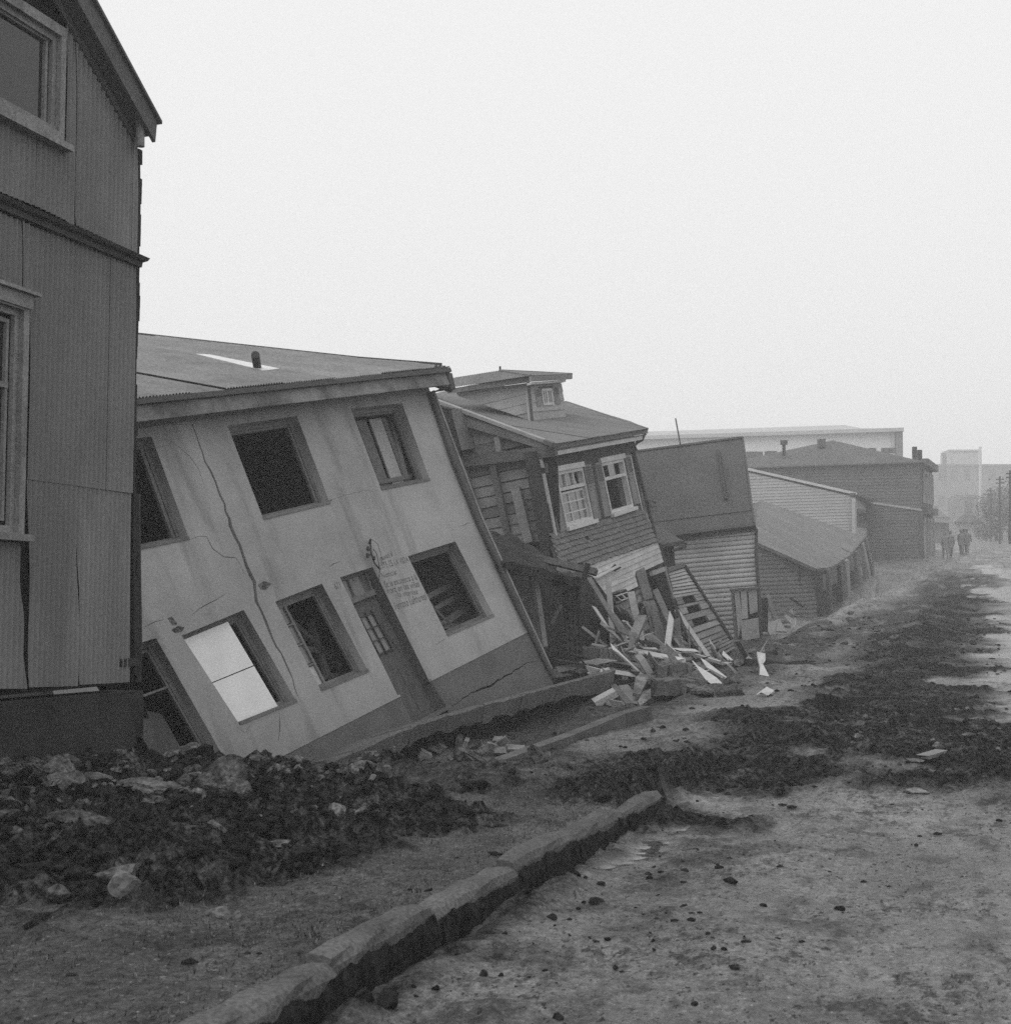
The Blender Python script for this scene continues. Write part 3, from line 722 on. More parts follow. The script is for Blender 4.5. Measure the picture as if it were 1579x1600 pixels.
# shell behind the street wall
R1 = S([(690, 640)])[0][0]
rt_top = tl[1][1]; D_ = 6.5
MB().prism([FC.pt(4.25, -.6, -.2), FC.pt(4.02, 5.7, -.2), FC.pt(4.02, 5.7, -D_), FC.pt(4.25, -.6, -D_)], FC.u * -.2).build('end_wall', 'cement', ch)
MB().prism([FC.pt(LE, -1.6, -.2), FC.pt(LE, 5.7, -.2), FC.pt(LE, 5.7, -D_), FC.pt(LE, -1.6, -D_)], FC.u * .2).build('end_wall', 'cement', ch)
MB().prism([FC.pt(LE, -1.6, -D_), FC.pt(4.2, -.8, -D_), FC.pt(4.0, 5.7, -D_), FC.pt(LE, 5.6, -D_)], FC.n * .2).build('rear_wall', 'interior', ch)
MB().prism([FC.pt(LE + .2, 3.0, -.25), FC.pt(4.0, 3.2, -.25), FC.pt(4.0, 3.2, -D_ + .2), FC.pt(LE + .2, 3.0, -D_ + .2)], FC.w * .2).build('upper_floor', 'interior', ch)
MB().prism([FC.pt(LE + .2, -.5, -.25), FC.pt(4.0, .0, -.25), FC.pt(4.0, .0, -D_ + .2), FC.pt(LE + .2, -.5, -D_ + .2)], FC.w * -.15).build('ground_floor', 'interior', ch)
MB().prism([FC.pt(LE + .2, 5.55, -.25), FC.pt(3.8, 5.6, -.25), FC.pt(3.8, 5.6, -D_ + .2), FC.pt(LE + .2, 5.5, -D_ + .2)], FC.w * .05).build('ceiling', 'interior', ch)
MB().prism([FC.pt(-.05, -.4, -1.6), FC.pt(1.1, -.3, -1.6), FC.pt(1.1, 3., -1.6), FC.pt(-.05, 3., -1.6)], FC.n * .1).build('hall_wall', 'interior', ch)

def cwin(q, glass=None, mull=(), rail=(), panes=(), label=None, sw=.075):
    f = MB(); frame_of(f, FC, q, .07, -.23, -.15); w = f.build('window', 'frame_wood', ch)
    q2 = subq(q, .05, .95, .045, .955); s_ = MB(); frame_of(s_, FC, q2, sw * .6, -.215, -.165)
    for a in mull: s_.bar(FC, bil(q2, a, 0), bil(q2, a, 1), .05, -.21, -.16)
    for (a0, a1, b) in rail: s_.bar(FC, bil(q2, a0, b), bil(q2, a1, b), .03, -.205, -.165)
    s_.build('sash', 'frame_wood', w)
    for (a0, a1, b0, b1, mt) in panes: MB().poly(FC, subq(q2, a0, a1, b0, b1), -.196, -.19).build('pane', mt, w)
    sl = MB(); W = math.hypot(q[1][0] - q[0][0], 0); sl.poly(FC, [(q[3][0] + .0, q[3][1] - .0), (q[2][0] - .0, q[2][1]), (q[2][0], q[2][1] + .05), (q[3][0], q[3][1] + .05)], -.2, .015); sl.build('sill', 'frame_wood', w)
    return w
cwin(holes['UL'], mull=(.97,)); cwin(holes['UM']); wr = cwin(holes['UR'], mull=()); cwin(holes['LR'], mull=())
cwin(holes['LL'])
cwin(holes['LM'], mull=(.26,), rail=[(0, .26, b) for b in (.24, .48, .73)], panes=[(.0, .25, .0, .22, 'glass_grey'), (0, .25, .26, .46, 'glass_grey'), (0, .25, .5, .71, 'glass_grey'), (0, .25, .75, .97, 'pale_panel')])
cwin(holes['BL'], rail=[(0, 1, .34)])
# white boarding inside the lower window
q = holes['LL']
MB().poly(FC, subq(q, .0, .78, .04, .515), -.135, -.115).build('white_board', 'white_panel', ch, 'bright white board filling the lower window')
MB().poly(FC, subq(q, .0, .78, .525, .985), -.135, -.115).build('white_board', 'white_panel', ch, 'bright white board filling the lower window')
# curtain strips and boards showing in the upper window
q = holes['UR']
for a0, a1, mt in ((.30, .48, 'frame_wood'), (.55, .78, 'clap_grey'), (.80, .88, 'frame_wood')):
    MB().poly(FC, subq(q, a0, a1, .08, .9), -.36, -.33).build('fallen_board', mt, ch)
MB().poly(FC, [bil(q, .95, .15), bil(q, 1.02, .15), bil(q, .9, .92), bil(q, .82, .92)], -.36, -.33).build('fallen_board', 'board_raw', ch)
MB().poly(FC, subq(q, .1, .95, .83, .88), -.32, -.3).build('fallen_board', 'frame_wood', ch)
# broken timbers inside the lower windows
q = holes['LM']
for a, b in (((.85, 1.0), (1.12, .3)), ((.65, .5), (1.45, .75)), ((.7, .85), (1.4, .95)), ((.75, .2), (1.35, 1.0))):
    MB().bar(FC, bil(q, *a), bil(q, *b), .09, -.75, -.66).build('fallen_timber', 'timber', ch)
q = holes['LR']
for a, b, w_ in (((.3, .50), (1.5, .40), .10), ((.3, .66), (1.5, .56), .08), ((.3, .88), (1.5, .72), .12), ((.4, .83), (1.2, 1.02), .1), ((.5, .5), (.7, .9), .05)):
    MB().bar(FC, bil(q, *a), bil(q, *b), w_, -.7, -.62).build('fallen_timber', 'timber', ch)
q = holes['BL']
for i, (a0, a1) in enumerate(((.38, .58), (.62, .80), (-.02, .3))):
    x0, x1 = .12 + i * .0, 0
    p = [bil(q, a0, .98), bil(q, a1, .98), bil(q, a1, .52), bil(q, (a0 + a1) / 2 - .05, .46), bil(q, a0, .5)]
    MB().poly(FC, p, -.33 - .06 * i, -.3 - .06 * i).build('fence_picket', 'trim_dark', ch)
# door
dq = S([(549, 939), (590, 925), (690, 1100), (640, 1117)])
i_door = [(door[0][0] + .02, door[0][1] - .42), (door[1][0] - .02, door[1][1] - .40), (door[2][0] - .02, door[2][1] + .04), (door[3][0] + .02, door[3][1] + .05)]
dl = MB().poly(FC, i_door, -.23, -.185).build('door', 'door_wood', ch)
for a in (.04, .52):
    for b0, b1 in ((.55, .96),):
        MB().poly(FC, subq(i_door, a + .04, a + .42, b0, b1), -.185, -.176).build('door_panel', 'door_wood', dl)
gq = subq(i_door, .25, .66, .14, .44); g = MB()
for b in (0, .33, .66, 1): g.bar(FC, bil(gq, -.15, b), bil(gq, 1.15, b), .02, -.165, -.145)
for a in (0, .5, 1): g.bar(FC, bil(gq, a, -.1), bil(gq, a, 1.08), .02, -.17, -.15)
g.build('iron_grille', 'iron', dl)
MB().poly(FC, gq, -.184, -.178).build('pane', 'glass_grey', dl)
tr = MB(); tq_ = [door[0], door[1], i_door[1], i_door[0]]; frame_of(tr, FC, tq_, .05, -.22, -.15); tr.bar(FC, i_door[0], i_door[1], .09, -.23, -.12); tr.bar(FC, bil(tq_, .42, 0), bil(tq_, .42, 1), .03, -.21, -.16)
to = tr.build('transom_light', 'frame_wood', ch)
MB().poly(FC, subq(tq_, .02, .4, .05, .95), -.2, -.19).build('pane', 'glass_grey', to); MB().poly(FC, subq(tq_, .44, .98, .05, .95), -.2, -.19).build('pane', 'glass_grey', to)
MB().poly(FC, [(door[3][0] - .0, door[3][1] - .02), (door[2][0], door[2][1] - .02), (door[2][0], door[2][1] + .04), (door[3][0], door[3][1] + .045)], -.4, .06).build('doorstep', 'plinth', ch)
# eave: soffit cornice, fascia, gutter
EO = .42
e_l, e_r = FC.st(211, 626, EO), FC.st(694, 577, EO)
es = (e_r[1] - e_l[1]) / (e_r[0] - e_l[0])
def et(s_, d=0): return e_l[1] + es * (s_ - e_l[0]) + d
sl_, sr_ = LE - .3, e_r[0]
nseg = 4
for i in range(nseg):
    a, b = sl_ + (sr_ - sl_) * i / nseg + .006, sl_ + (sr_ - sl_) * (i + 1) / nseg - .006
    MB().poly(FC, [(a, et(a, -.32)), (b, et(b, -.32)), (b, et(b, -.085)), (a, et(a, -.085))], EO - .05, EO).build('fascia', 'fascia', ch)
MB().prism([FC.pt(sl_, et(sl_, -.3), EO - .06), FC.pt(sr_, et(sr_, -.3), EO - .06), FC.pt(tl[1][0] + .02, tl[1][1] + .06, .0), FC.pt(sl_, et(sl_, -.36), .0)], FC.w * .04).build('soffit', 'soffit', ch)
g = MB(); k = 8
for i in range(k):
    a, b = sl_ + (sr_ + .12 - sl_) * i / k, sl_ + (sr_ + .12 - sl_) * (i + 1) / k
    g.poly(FC, [(a, et(a, -.085)), (b, et(b, -.085)), (b, et(b, .0)), (a, et(a, .0))], EO - .08, EO + .07)
g.build('gutter', 'gutter', ch)
MB().beam(FC.pt(sr_ + .06, et(sr_, -.1), EO + .02), FC.pt(sr_ + .04, et(sr_, -.42), EO - .03), .06, .14, FC.n).build('eave_end', 'gutter', ch)
MB().beam(FC.pt(sr_ + .02, et(sr_, -.42), EO - .05), FC.pt(tl[1][0] + .1, tl[1][1] - .02, .03), .09, .1, FC.n).build('eave_bracket', 'gutter', ch)
for i in range(4): MB().beam(FC.pt(sr_ - .1 + .08 * i, et(sr_, .02 + .03 * i), EO - .1 * i), FC.pt(sr_ + .18 + .03 * i, et(sr_, .05 + .06 * i), EO - .1 * i), .05, .02).build('splintered_lath', 'board_dark', ch)
# roof slope, seen from below over the gutter
nh = Vector((FC.n.x, FC.n.y, 0)).normalized(); uh = FC.u.copy()
upv = (-nh * math.cos(math.radians(13.5)) + ZZ * math.sin(math.radians(13.5)))
rw = (upv - uh * upv.dot(uh)).normalized(); rn = uh.cross(rw)
FRo = Fr(FC.pt(e_l[0], e_l[1] + .02, EO + .02), uwn=(uh, rw, rn))
ro = [FRo.st(*p) for p in ((120, 634), (697, 574), (690, 571), (560, 561), (375, 541), (211, 523), (120, 514))]
ro[0] = (ro[0][0], min(ro[0][1], .0)); 
corr(ch, FRo, [ro[0], ro[1], ro[2], ro[3], ro[4], ro[5], ro[6]], 'roof_grey', 'roof_sheet', amp=.013, sheet=.83, seed=5, jog=.035, edge=.01)
mb = MB()
for a, b in zip(ro[2:6], ro[3:7]): mb.bar(FRo, a, b, .09, .0, .05)
mb.build('hip_capping', 'gutter', ch)
MB().prism([FRo.pt(*ro[6]), FRo.pt(*ro[2]), FC.pt(3.9, 5.7, -D_), FC.pt(LE, 5.7, -D_)], ZZ * -.05).build('rear_roof', 'roof_dark', ch)
sk = FRo.sts([(306, 553), (328, 554), (437, 576), (412, 579)], .03)
MB().poly(FRo, sk, .025, .034).build('skylight_sheet', 'skylight', ch)
b0_ = FRo.hit(404, 574, .02); 
MB().tube([b0_ - rn * .1, FRo.hit(399, 554, .3)], .075, 10).build('vent_pipe', 'iron', ch)
# downpipe down the far corner
dpx = [(697, 606), (672, 614), (706, 715), (745, 812), (800, 930), (862, 1054)]
path = [FC.hit(x, y, z_) for (x, y), z_ in zip(dpx, (.3, .06, .06, .06, .06, .06))]
MB().tube(path, .05, 8).build('downpipe', 'gutter', ch)
mb = MB(); edge = FC.sts([(671, 612), (748, 812), (829, 986)])
for a, b in zip(edge, edge[1:]): mb.bar(FC, a, b, .11, -.2, .018)
mb.build('corner_board', 'trim_dark', ch)
mb = MB(); edge = FC.sts([(676, 611), (752, 811), (860, 1046)])
for a, b in zip(edge, edge[1:]): mb.bar(FC, a, b, .05, -.05, .035)
mb.build('corner_flashing', 'trim_grey', ch)
# wiring bracket over the door
bk = MB(); bk.tube([FC.hit(x, y, .1) for x, y in ((579, 842), (579, 852), (580, 864), (585, 880), (594, 890))], .014, 6)
bk.tube([FC.hit(580, 858, .0), FC.hit(573, 858, .12)], .014, 6); bk.tube([FC.hit(580, 866, .0), FC.hit(574, 868, .1)], .014, 6); bk.tube([FC.hit(579, 843, .1), FC.hit(577, 849, .0)], .02, 6)
bko = bk.build('wire_bracket', 'iron', ch)
MB().tube([FC.hit(x, y, .13) for x, y in ((583, 858), (588, 864), (591, 876), (593, 890), (592, 910), (593, 945), (600, 985), (625, 1020))], .007, 5).build('loose_wire', 'iron', bko)
MB().tube([FC.hit(x, y, .13) for x, y in ((581, 843), (590, 850), (595, 866), (598, 882))], .004, 5).build('loose_wire', 'iron', bko)
for x, y in ((584, 872), (575, 857), (574, 868)): MB().tube([FC.hit(x, y - 2.5, .12), FC.hit(x, y + 2.5, .12)], .026, 6).build('insulator', 'iron', bko)
# hand-painted lettering and house number
def letters(txt, px, size, ang_px, parent):
    cu = bpy.data.curves.new('tmp', 'FONT'); cu.body = txt; cu.size = size; cu.shear = .12; cu.space_character = 1.05; cu.offset = -.001
    tmp = bpy.data.objects.new('tmp', cu); col.objects.link(tmp); bpy.context.view_layer.update()
    me = bpy.data.meshes.new_from_object(tmp.evaluated_get(bpy.context.evaluated_depsgraph_get())); bpy.data.objects.remove(tmp)
    a, b = FC.st(*px); c, d = FC.st(*ang_px); th = math.atan2(d - b, c - a); wd = max([v.co.x for v in me.vertices] + [.01]); k = math.hypot(c - a, d - b) / wd
    org = ORG[parent]
    for v in me.vertices:
        x, y = v.co.x * k, v.co.y + random.uniform(-.004, .004)
        v.co = FC.pt(a + x * math.cos(th) - y * math.sin(th), b + x * math.sin(th) + y * math.cos(th), .004) - org
    me.materials.clear(); return link('painted_lettering', me, 'ink', parent)
letters('(asunto) al', (594, 877), .13, (614, 868), ch)
letters('ESTE ES LA VIDA', (594, 889), .16, (639, 878), ch)
letters('Noticia:', (597, 904), .14, (621, 897), ch)
letters('Se le encuentra a la', (602, 918), .16, (652, 905), ch)
letters('hora en las viñas', (606, 928), .16, (656, 916), ch)
letters('lo interesa', (622, 933), .14, (653, 928), ch)
letters('Ferroso Lufthereol', (618, 953), .19, (668, 936), ch)
letters('671', (524, 921), .15, (533.5, 918), ch)

# ------------------------------------------------------------------ shuttered house with dormer
F2 = Fr(at(905, 780, 35), 24.74, 9.41, 8.55)
h2 = thing('shuttered_house', 'tilted dark house with shutters, dormer and shingle skirt, its side wall torn open', 'house', F2.hit(880, 1000))
def s2(*p): return F2.sts(p)
w1 = s2((866, 738), (908, 730), (925.5, 812), (884, 824)); w2 = s2((937, 724), (972, 716.5), (988, 792), (954, 803))
wall('wall', F2, s2((845, 702), (990, 680), (1005, 800), (1005, 803), (864, 842)), [w1, w2], .16, 'plaster_dark', h2)
def shutter(q):
    f = MB(); f.poly(F2, q, .0, .03); o = f.build('shutter', 'shutter', h2)
    l_ = MB(); qq = subq(q, .22, .8, .05, .36); frame_of(l_, F2, subq(q, .04, .98, .01, .39), .05, .03, .045)
    frame_of(l_, F2, subq(q, .04, .98, .42, .99), .05, .03, .045); l_.build('shutter_frame', 'shutter', o)
    for i in range(8): MB().poly(F2, subq(qq, 0, 1, i / 8, i / 8 + .06), .03, .05).build('slat', 'trim_dark', o)
for q in (((854, 739), (866, 737), (883, 829), (872, 833)), ((909, 727), (921, 725), (937, 811), (927, 815)), ((927, 724), (937, 722), (953, 806), (943, 809)), ((974, 712), (984, 710), (998, 787), (989, 790))):
    shutter(s2(*q))
def hwin(q, grid, closed):
    f = MB(); frame_of(f, F2, q, .085, -.13, .03); w = f.build('window', 'white_trim', h2)
    c = MB(); c.poly(F2, [(q[0][0] - .08, q[0][1]), (q[1][0] + .08, q[1][1]), (q[1][0] + .08, q[1][1] + .14), (q[0][0] - .08, q[0][1] + .14)], .0, .08); c.build('head_board', 'white_trim', w)
    c = MB(); c.poly(F2, [(q[3][0] - .08, q[3][1] - .1), (q[2][0] + .12, q[2][1] - .1), (q[2][0] + .12, q[2][1]), (q[3][0] - .08, q[3][1])], .0, .12); c.build('sill', 'white_trim', w)
    r = MB(); r.bar(F2, bil(q, 0, .32), bil(q, 1, .32), .09, -.12, .02); r.build('transom_bar', 'white_trim', w)
    if closed:
        lq = subq(q, .06, .94, .38, .96); s_ = MB(); frame_of(s_, F2, lq, .05, -.1, -.04)
        for a in (.36, .70): s_.bar(F2, bil(lq, a, 0), bil(lq, a, 1), .045 if a < .5 else .03, -.09, -.045)
        for b in (.34, .67): s_.bar(F2, bil(lq, 0, b), bil(lq, 1, b), .03, -.088, -.047)
        s_.build('glazing_bar', 'white_trim', w)
        for a0, a1 in ((0, .35), (.37, .69), (.71, 1)):
            for b0, b1 in ((0, .33), (.35, .66), (.68, 1)): MB().poly(F2, subq(lq, a0, a1, b0, b1), -.075, -.07).build('pane', 'glass_grey', w)
        uq = subq(q, .06, .94, .05, .28); s_ = MB()
        for a in (.36, .68): s_.bar(F2, bil(uq, a, 0), bil(uq, a, 1), .05, -.1, -.03)
        s_.build('glazing_bar', 'white_trim', w)
        MB().poly(F2, subq(uq, 0, .33, 0, 1), -.08, -.075).build('pane', 'glass_grey', w); MB().poly(F2, subq(uq, .38, .66, 0, 1), -.08, -.075).build('pane', 'glass_grey', w)
        MB().poly(F2, [bil(uq, .7, 0), bil(uq, .82, 0), bil(uq, .8, .6), bil(uq, .86, 1), bil(uq, .7, 1)], -.08, -.075).build('broken_pane', 'glass_grey', w)
    else:
        uq = subq(q, .06, .94, .05, .28)
        MB().poly(F2, subq(uq, .36, .66, -.05, 1.02), -.08, -.06).build('pane', 'glass_grey', w)
        MB().poly(F2, subq(q, .72, .92, .36, .96), -.13, -.11).build('curtain', 'plaster_dark', w)
hwin(w1, 1, True); hwin(w2, 1, False)
# white corner strip, frieze line
mb = MB(); a, b = F2.st(848, 740), F2.st(873, 868); mb.bar(F2, a, b, .05, -.02, .05); a, b = F2.st(842, 711), F2.st(847, 731); mb.bar(F2, a, b, .05, -.02, .05); mb.build('corner_strip', 'white_trim', h2)
# dark corner post
mb = MB(); a, b = F2.st(838, 705), F2.st(868, 874); mb.bar(F2, a, b, .5, -.25, -.02); mb.build('corner_post', 'board_dark', h2)
# shingle skirt, flared outwards
t0 = F2.st(864, 838); t1 = F2.st(1003, 799)
e = (F2.pt(*t1) - F2.pt(*t0)).normalized()
wn = (F2.w * math.cos(math.radians(24)) - F2.n * math.sin(math.radians(24))); wn = (wn - e * wn.dot(e)).normalized(); nn = e.cross(wn)
FS = Fr(F2.pt(t0[0], t0[1], .02), uwn=(e, wn, nn))
sk = FS.sts([(861, 839), (1004, 798), (1025, 846), (921, 884), (874, 878)])
MB().poly(FS, sk, -.12, -.01).build('skirt_backing', 'board_dark', h2)
mb = MB(); rk = random.Random(8); tmin = min(b for a, b in sk); tmax = max(b for a, b in sk); rowh = .15; r_ = 0; tt = tmin
while tt < tmax - .03:
    rg = srange(sk, min(max(tt + rowh * .5, tmin + .01), tmax - .01)); 
    if rg:
        a = rg[0] - (r_ % 2) * .12
        while a < rg[1]:
            w_ = rk.uniform(.16, .24)
            if rk.random() > .012:
                a0, a1 = max(a, rg[0]), min(a + w_ - .016, rg[1]); dz = rk.uniform(0, .014); dt = rk.uniform(-.012, .012)
                if a1 - a0 > .03:
                    mb.add([FS.pt(a0, tt + dt, .045 + dz), FS.pt(a1, tt + dt, .045 + dz), FS.pt(a1, tt + rowh + .05, .005), FS.pt(a0, tt + rowh + .05, .005), FS.pt(a0, tt + dt, .0), FS.pt(a1, tt + dt, .0)], [(0, 1, 2, 3), (0, 4, 5, 1), (0, 3, 4), (1, 5, 2)])
            a += w_
    tt += rowh; r_ += 1
mb.build('shingles', 'shingle', h2)['kind'] = 'stuff'
# eave of the main roof
FE = F2.off(.38)
e0, e1 = FE.st(862, 695), FE.st(1010, 671)
mb = MB(); mb.poly(FE, [(e0[0], e0[1] - .12), (e1[0], e1[1] - .12), (e1[0], e1[1] + .05), (e0[0], e0[1] + .05)], -.05, .02); mb.build('fascia', 'roof_h2', h2)
mb = MB(); mb.poly(FE, [(e0[0], e0[1] - .27), (e1[0] - .25, e1[1] - .27), (e1[0] - .25, e1[1] - .13), (e0[0], e0[1] - .13)], -.14, -.05); mb.build('bed_moulding', 'white_trim', h2)
MB().prism([FE.pt(e0[0], e0[1] - .13, -.03), FE.pt(e1[0], e1[1] - .13, -.03), FE.pt(e1[0], e1[1] - .13, -.4), FE.pt(e0[0], e0[1] - .13, -.4)], F2.w * -.03).build('soffit', 'soffit', h2)
# roof slope towards the street
A = FE.pt(e0[0], e0[1] + .06, .03); B_ = FE.pt(e1[0], e1[1] + .06, .03)
ue = (B_ - A).normalized()
nh2 = Vector((F2.n.x, F2.n.y, 0)).normalized()
FD = F2.off(-1.75)
Q2 = FD.hit(831, 658)                                  # foot of the dormer front lies on the roof
rw2 = (Q2 - A); rw2 = (rw2 - ue * rw2.dot(ue)).normalized()
FR2 = Fr(A, uwn=(ue, rw2, ue.cross(rw2)))
rp = FR2.sts([(864, 694), (1010, 670), (985, 659), (884, 628), (760, 596), (680, 588), (671, 617)])
RIDGE = rp
corr(h2, FR2, [rp[0], rp[1], rp[2], rp[3], rp[4], rp[6]], 'roof_h2', 'roof_sheet', amp=.011, sheet=.85, seed=9, jog=.012, steps=4)
MB().bar(FR2, rp[0], rp[6], .12, -.06, .035).build('verge_capping', 'timber', h2)
MB().bar(FR2, rp[1], rp[3], .1, -.05, .03).build('hip_capping', 'roof_h2', h2)
rear = FR2.pt(*rp[3]); 
MB().prism([FR2.pt(*rp[1]), FR2.pt(*rp[3]), FR2.pt(*rp[4]), FR2.pt(*rp[4]) - ZZ * 1.2 - nh2 * 3, FR2.pt(*rp[1]) - nh2 * 7 + ZZ * .2], -ZZ * .06).build('rear_roof', 'roof_dark', h2)
# torn-open end wall: boards behind studs, plate and rafter
FT = F2.turned(F2.st(842, 711)[0] - .02)
ep = lambda *p: FT.sts(p)
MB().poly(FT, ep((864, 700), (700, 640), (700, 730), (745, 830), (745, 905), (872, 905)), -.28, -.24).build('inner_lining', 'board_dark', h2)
clad(h2, FT, ep((725, 727), (846, 712), (864, 860), (780, 860), (742, 815)), .27, 'board_raw', 'wall_board', z=-.22, proud=.03, gap=.03, ends=.05, seed=5)
clad(h2, FT, ep((716, 648), (812, 683), (815, 712), (724, 724)), .25, 'board_raw', 'gable_board', z=-.22, proud=.03, gap=.01, seed=6)
mb = MB(); mb.bar(FT, FT.st(702, 724), FT.st(866, 704), .28, -.2, .02); mb.build('wall_plate', 'timber', h2)
mb = MB(); mb.bar(FT, FT.st(708, 654), FT.st(862, 700), .2, -.15, -.0); mb.build('rafter', 'timber', h2)
mb = MB(); mb.bar(FT, FT.st(668, 622), FT.st(862, 694), .08, -.2, .05); mb.build('rafter', 'timber_pale', h2)
for a, b, w_, m_ in (((721, 728), (746, 815), .14, 'timber'), ((766, 722), (790, 832), .16, 'timber'), ((774, 682), (780, 722), .14, 'timber_pale'), ((803, 764), (824, 848), .24, 'timber_pale'), ((722, 690), (727, 726), .12, 'timber')):
    MB().bar(FT, FT.st(*a), FT.st(*b), w_, -.18, -.04).build('stud', m_, h2)
# dark flue shaft between the two houses
bx = FT.off(.4)
q = [bx.st(*p) for p in ((671, 633), (708, 640), (725, 703), (699, 712))]
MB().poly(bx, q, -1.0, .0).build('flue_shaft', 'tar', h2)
mb = MB(); mb.bar(bx, q[1], q[2], .1, -1.0, .04); mb.build('flue_edge', 'timber', h2)
# side boarding above the gap, between the two houses
# dormer
dfr = FD.sts([(825, 598), (876, 594), (884, 651), (831, 658)])
clad(h2, FD, [(a, b) for a, b in dfr], .26, 'clap_grey', 'dormer_board', proud=.02, seed=2)
MB().poly(FD, dfr, -.12, -.01).build('dormer_front', 'clap_grey', h2)
FDs = FD.turned(dfr[0][0]); dside = FDs.sts([(826, 598), (831, 658), (716, 619), (712, 613)])
MB().poly(FDs, dside, -.1, -.01).build('dormer_cheek', 'clap_grey', h2)
clad(h2, FDs, dside, .26, 'clap_grey', 'dormer_board', proud=.02, seed=4)
mb = MB(); mb.bar(FD, dfr[0], dfr[3], .07, -.03, .035); mb.build('dormer_corner_post', 'trim_dark', h2)
dw = FD.sts([(843.5, 608), (859, 607), (863, 632.5), (847, 634)])
f = MB(); frame_of(f, FD, dw, .07, .0, .05); wo = f.build('dormer_window', 'white_trim', h2); MB().poly(FD, dw, .012, .028).build('pane', 'glass_grey', wo)
g = MB(); g.bar(FD, bil(dw, .5, 0), bil(dw, .5, 1), .05, .02, .045); g.bar(FD, bil(dw, .25, .1), bil(dw, .25, .8), .02, .02, .045); g.bar(FD, bil(dw, .75, .1), bil(dw, .75, .8), .02, .02, .045); g.build('glazing_bar', 'white_trim', wo)
MB().poly(FD, FD.sts([(840, 605), (862, 603), (862, 606), (840, 608)]), .0, .04).build('window_head', 'trim_dark', wo)
for q in (((834, 608), (842, 607), (846, 634), (838, 636)), ((863, 605), (870, 604), (874, 631), (867, 632))):
    qq = FD.sts(q); so = MB().poly(FD, qq, .0, .035).build('dormer_shutter', 'shutter', h2)
    for i in range(4): MB().poly(FD, subq(qq, .15, .85, .08 + i * .1, .13 + i * .1), .035, .05).build('slat', 'trim_dark', so)
FDe = FD.off(.28)
ef = FDe.sts([(829, 588), (893, 585), (893, 592), (829, 596)])
MB().poly(FDe, ef, -.05, .02).build('dormer_fascia', 'roof_h2', h2)
MB().poly(FDe, FDe.sts([(833, 596.5), (886, 592.5), (886, 596), (833, 600)]), -.2, -.05).build('dormer_bed_moulding', 'white_trim', h2)
FDl = FDs.off(.25); el = FDl.sts([(828, 589), (828, 597), (699, 615), (697, 608)])
MB().poly(FDl, el, -.05, .0).build('dormer_fascia', 'roof_h2', h2)
c_fl, c_fr = FDe.hit(829, 587), FDe.hit(893, 584.5); c_bl = FDl.hit(697, 607)
apx = at(781, 579, 38.3); bk_r = c_fr + (c_bl - c_fl) * 1.0; apb = apx + (c_bl - c_fl) * .55
def tri_corr(p, q, r, nm):
    u_ = (q - p).normalized(); w_ = (r - p); w_ = (w_ - u_ * w_.dot(u_)).normalized(); fr = Fr(p, uwn=(u_, w_, u_.cross(w_)))
    return fr, [((x - p).dot(u_), (x - p).dot(w_)) for x in (p, q, r)]
fr_, pl = tri_corr(c_fl, c_fr, apx, ''); corr(h2, fr_, pl, 'roof_h2', 'dormer_roof_sheet', sheet=1.6, seed=3, steps=4)
fr_, pl = tri_corr(c_bl, c_fl, apx, ''); pl.append(((apb - c_bl).dot(fr_.u), (apb - c_bl).dot(fr_.w))); corr(h2, fr_, pl, 'roof_h2', 'dormer_roof_sheet', sheet=.85, seed=3, steps=4)
MB().prism([c_fr, bk_r, apb, apx], ZZ * -.03).build('dormer_roof_sheet', 'roof_h2', h2)
MB().tube([apx - ZZ * .05, apx + ZZ * .12], .03, 6).build('finial', 'iron', h2)
MB().tube([c_fl, apx], .04, 6).build('dormer_hip', 'roof_h2', h2); MB().tube([c_fr, apx], .04, 6).build('dormer_hip', 'roof_h2', h2)
# rear shell
bd = 7.0; sL = F2.st(842, 711)[0]; sR = F2.st(998, 740)[0]
MB().prism([F2.pt(sL, -4, -bd), F2.pt(sR, -4, -bd), F2.pt(sR, 1.3, -bd), F2.pt(sL, 1.3, -bd)], F2.n * .1).build('rear_wall', 'board_dark', h2)
MB().prism([F2.pt(sR, -4, -.3), F2.pt(sR, -4, -bd), F2.pt(sR, 1.3, -bd), F2.pt(sR, 1.3, -.2)], F2.u * -.1).build('end_wall', 'board_dark', h2)
MB().prism([F2.pt(sL + .1, -1.2, -.3), F2.pt(sL + .1, -1.2, -bd), F2.pt(sR - .1, -1.2, -bd), F2.pt(sR - .1, -1.2, -.3)], F2.w * -.1).build('floor_deck', 'board_dark', h2)
# gutter outlet and long leaning downpipe
g = MB(); g.tube([FE.hit(x, y, z_) for x, y, z_ in ((1007, 678, .0), (1004, 686, -.05), (994, 692, -.3), (991, 699, -.3), (994, 704, -.3), (990, 708, -.3))], .05, 8)
g.tube([F2.hit(x, y, .08) for x, y in ((990, 708), (1005, 765), (1024, 842))] + [F2.hit(x, y, .45) for x, y in ((1030, 850), (1040, 890), (1056, 952), (1084, 1014))], .055, 8)
g.build('downpipe', 'gutter', h2)
MB().tube([F2.hit(x, y, .05) for x, y in ((984, 712), (1003, 797), (1008, 803), (1026, 840))], .022, 6).build('white_conduit', 'white_trim', h2)
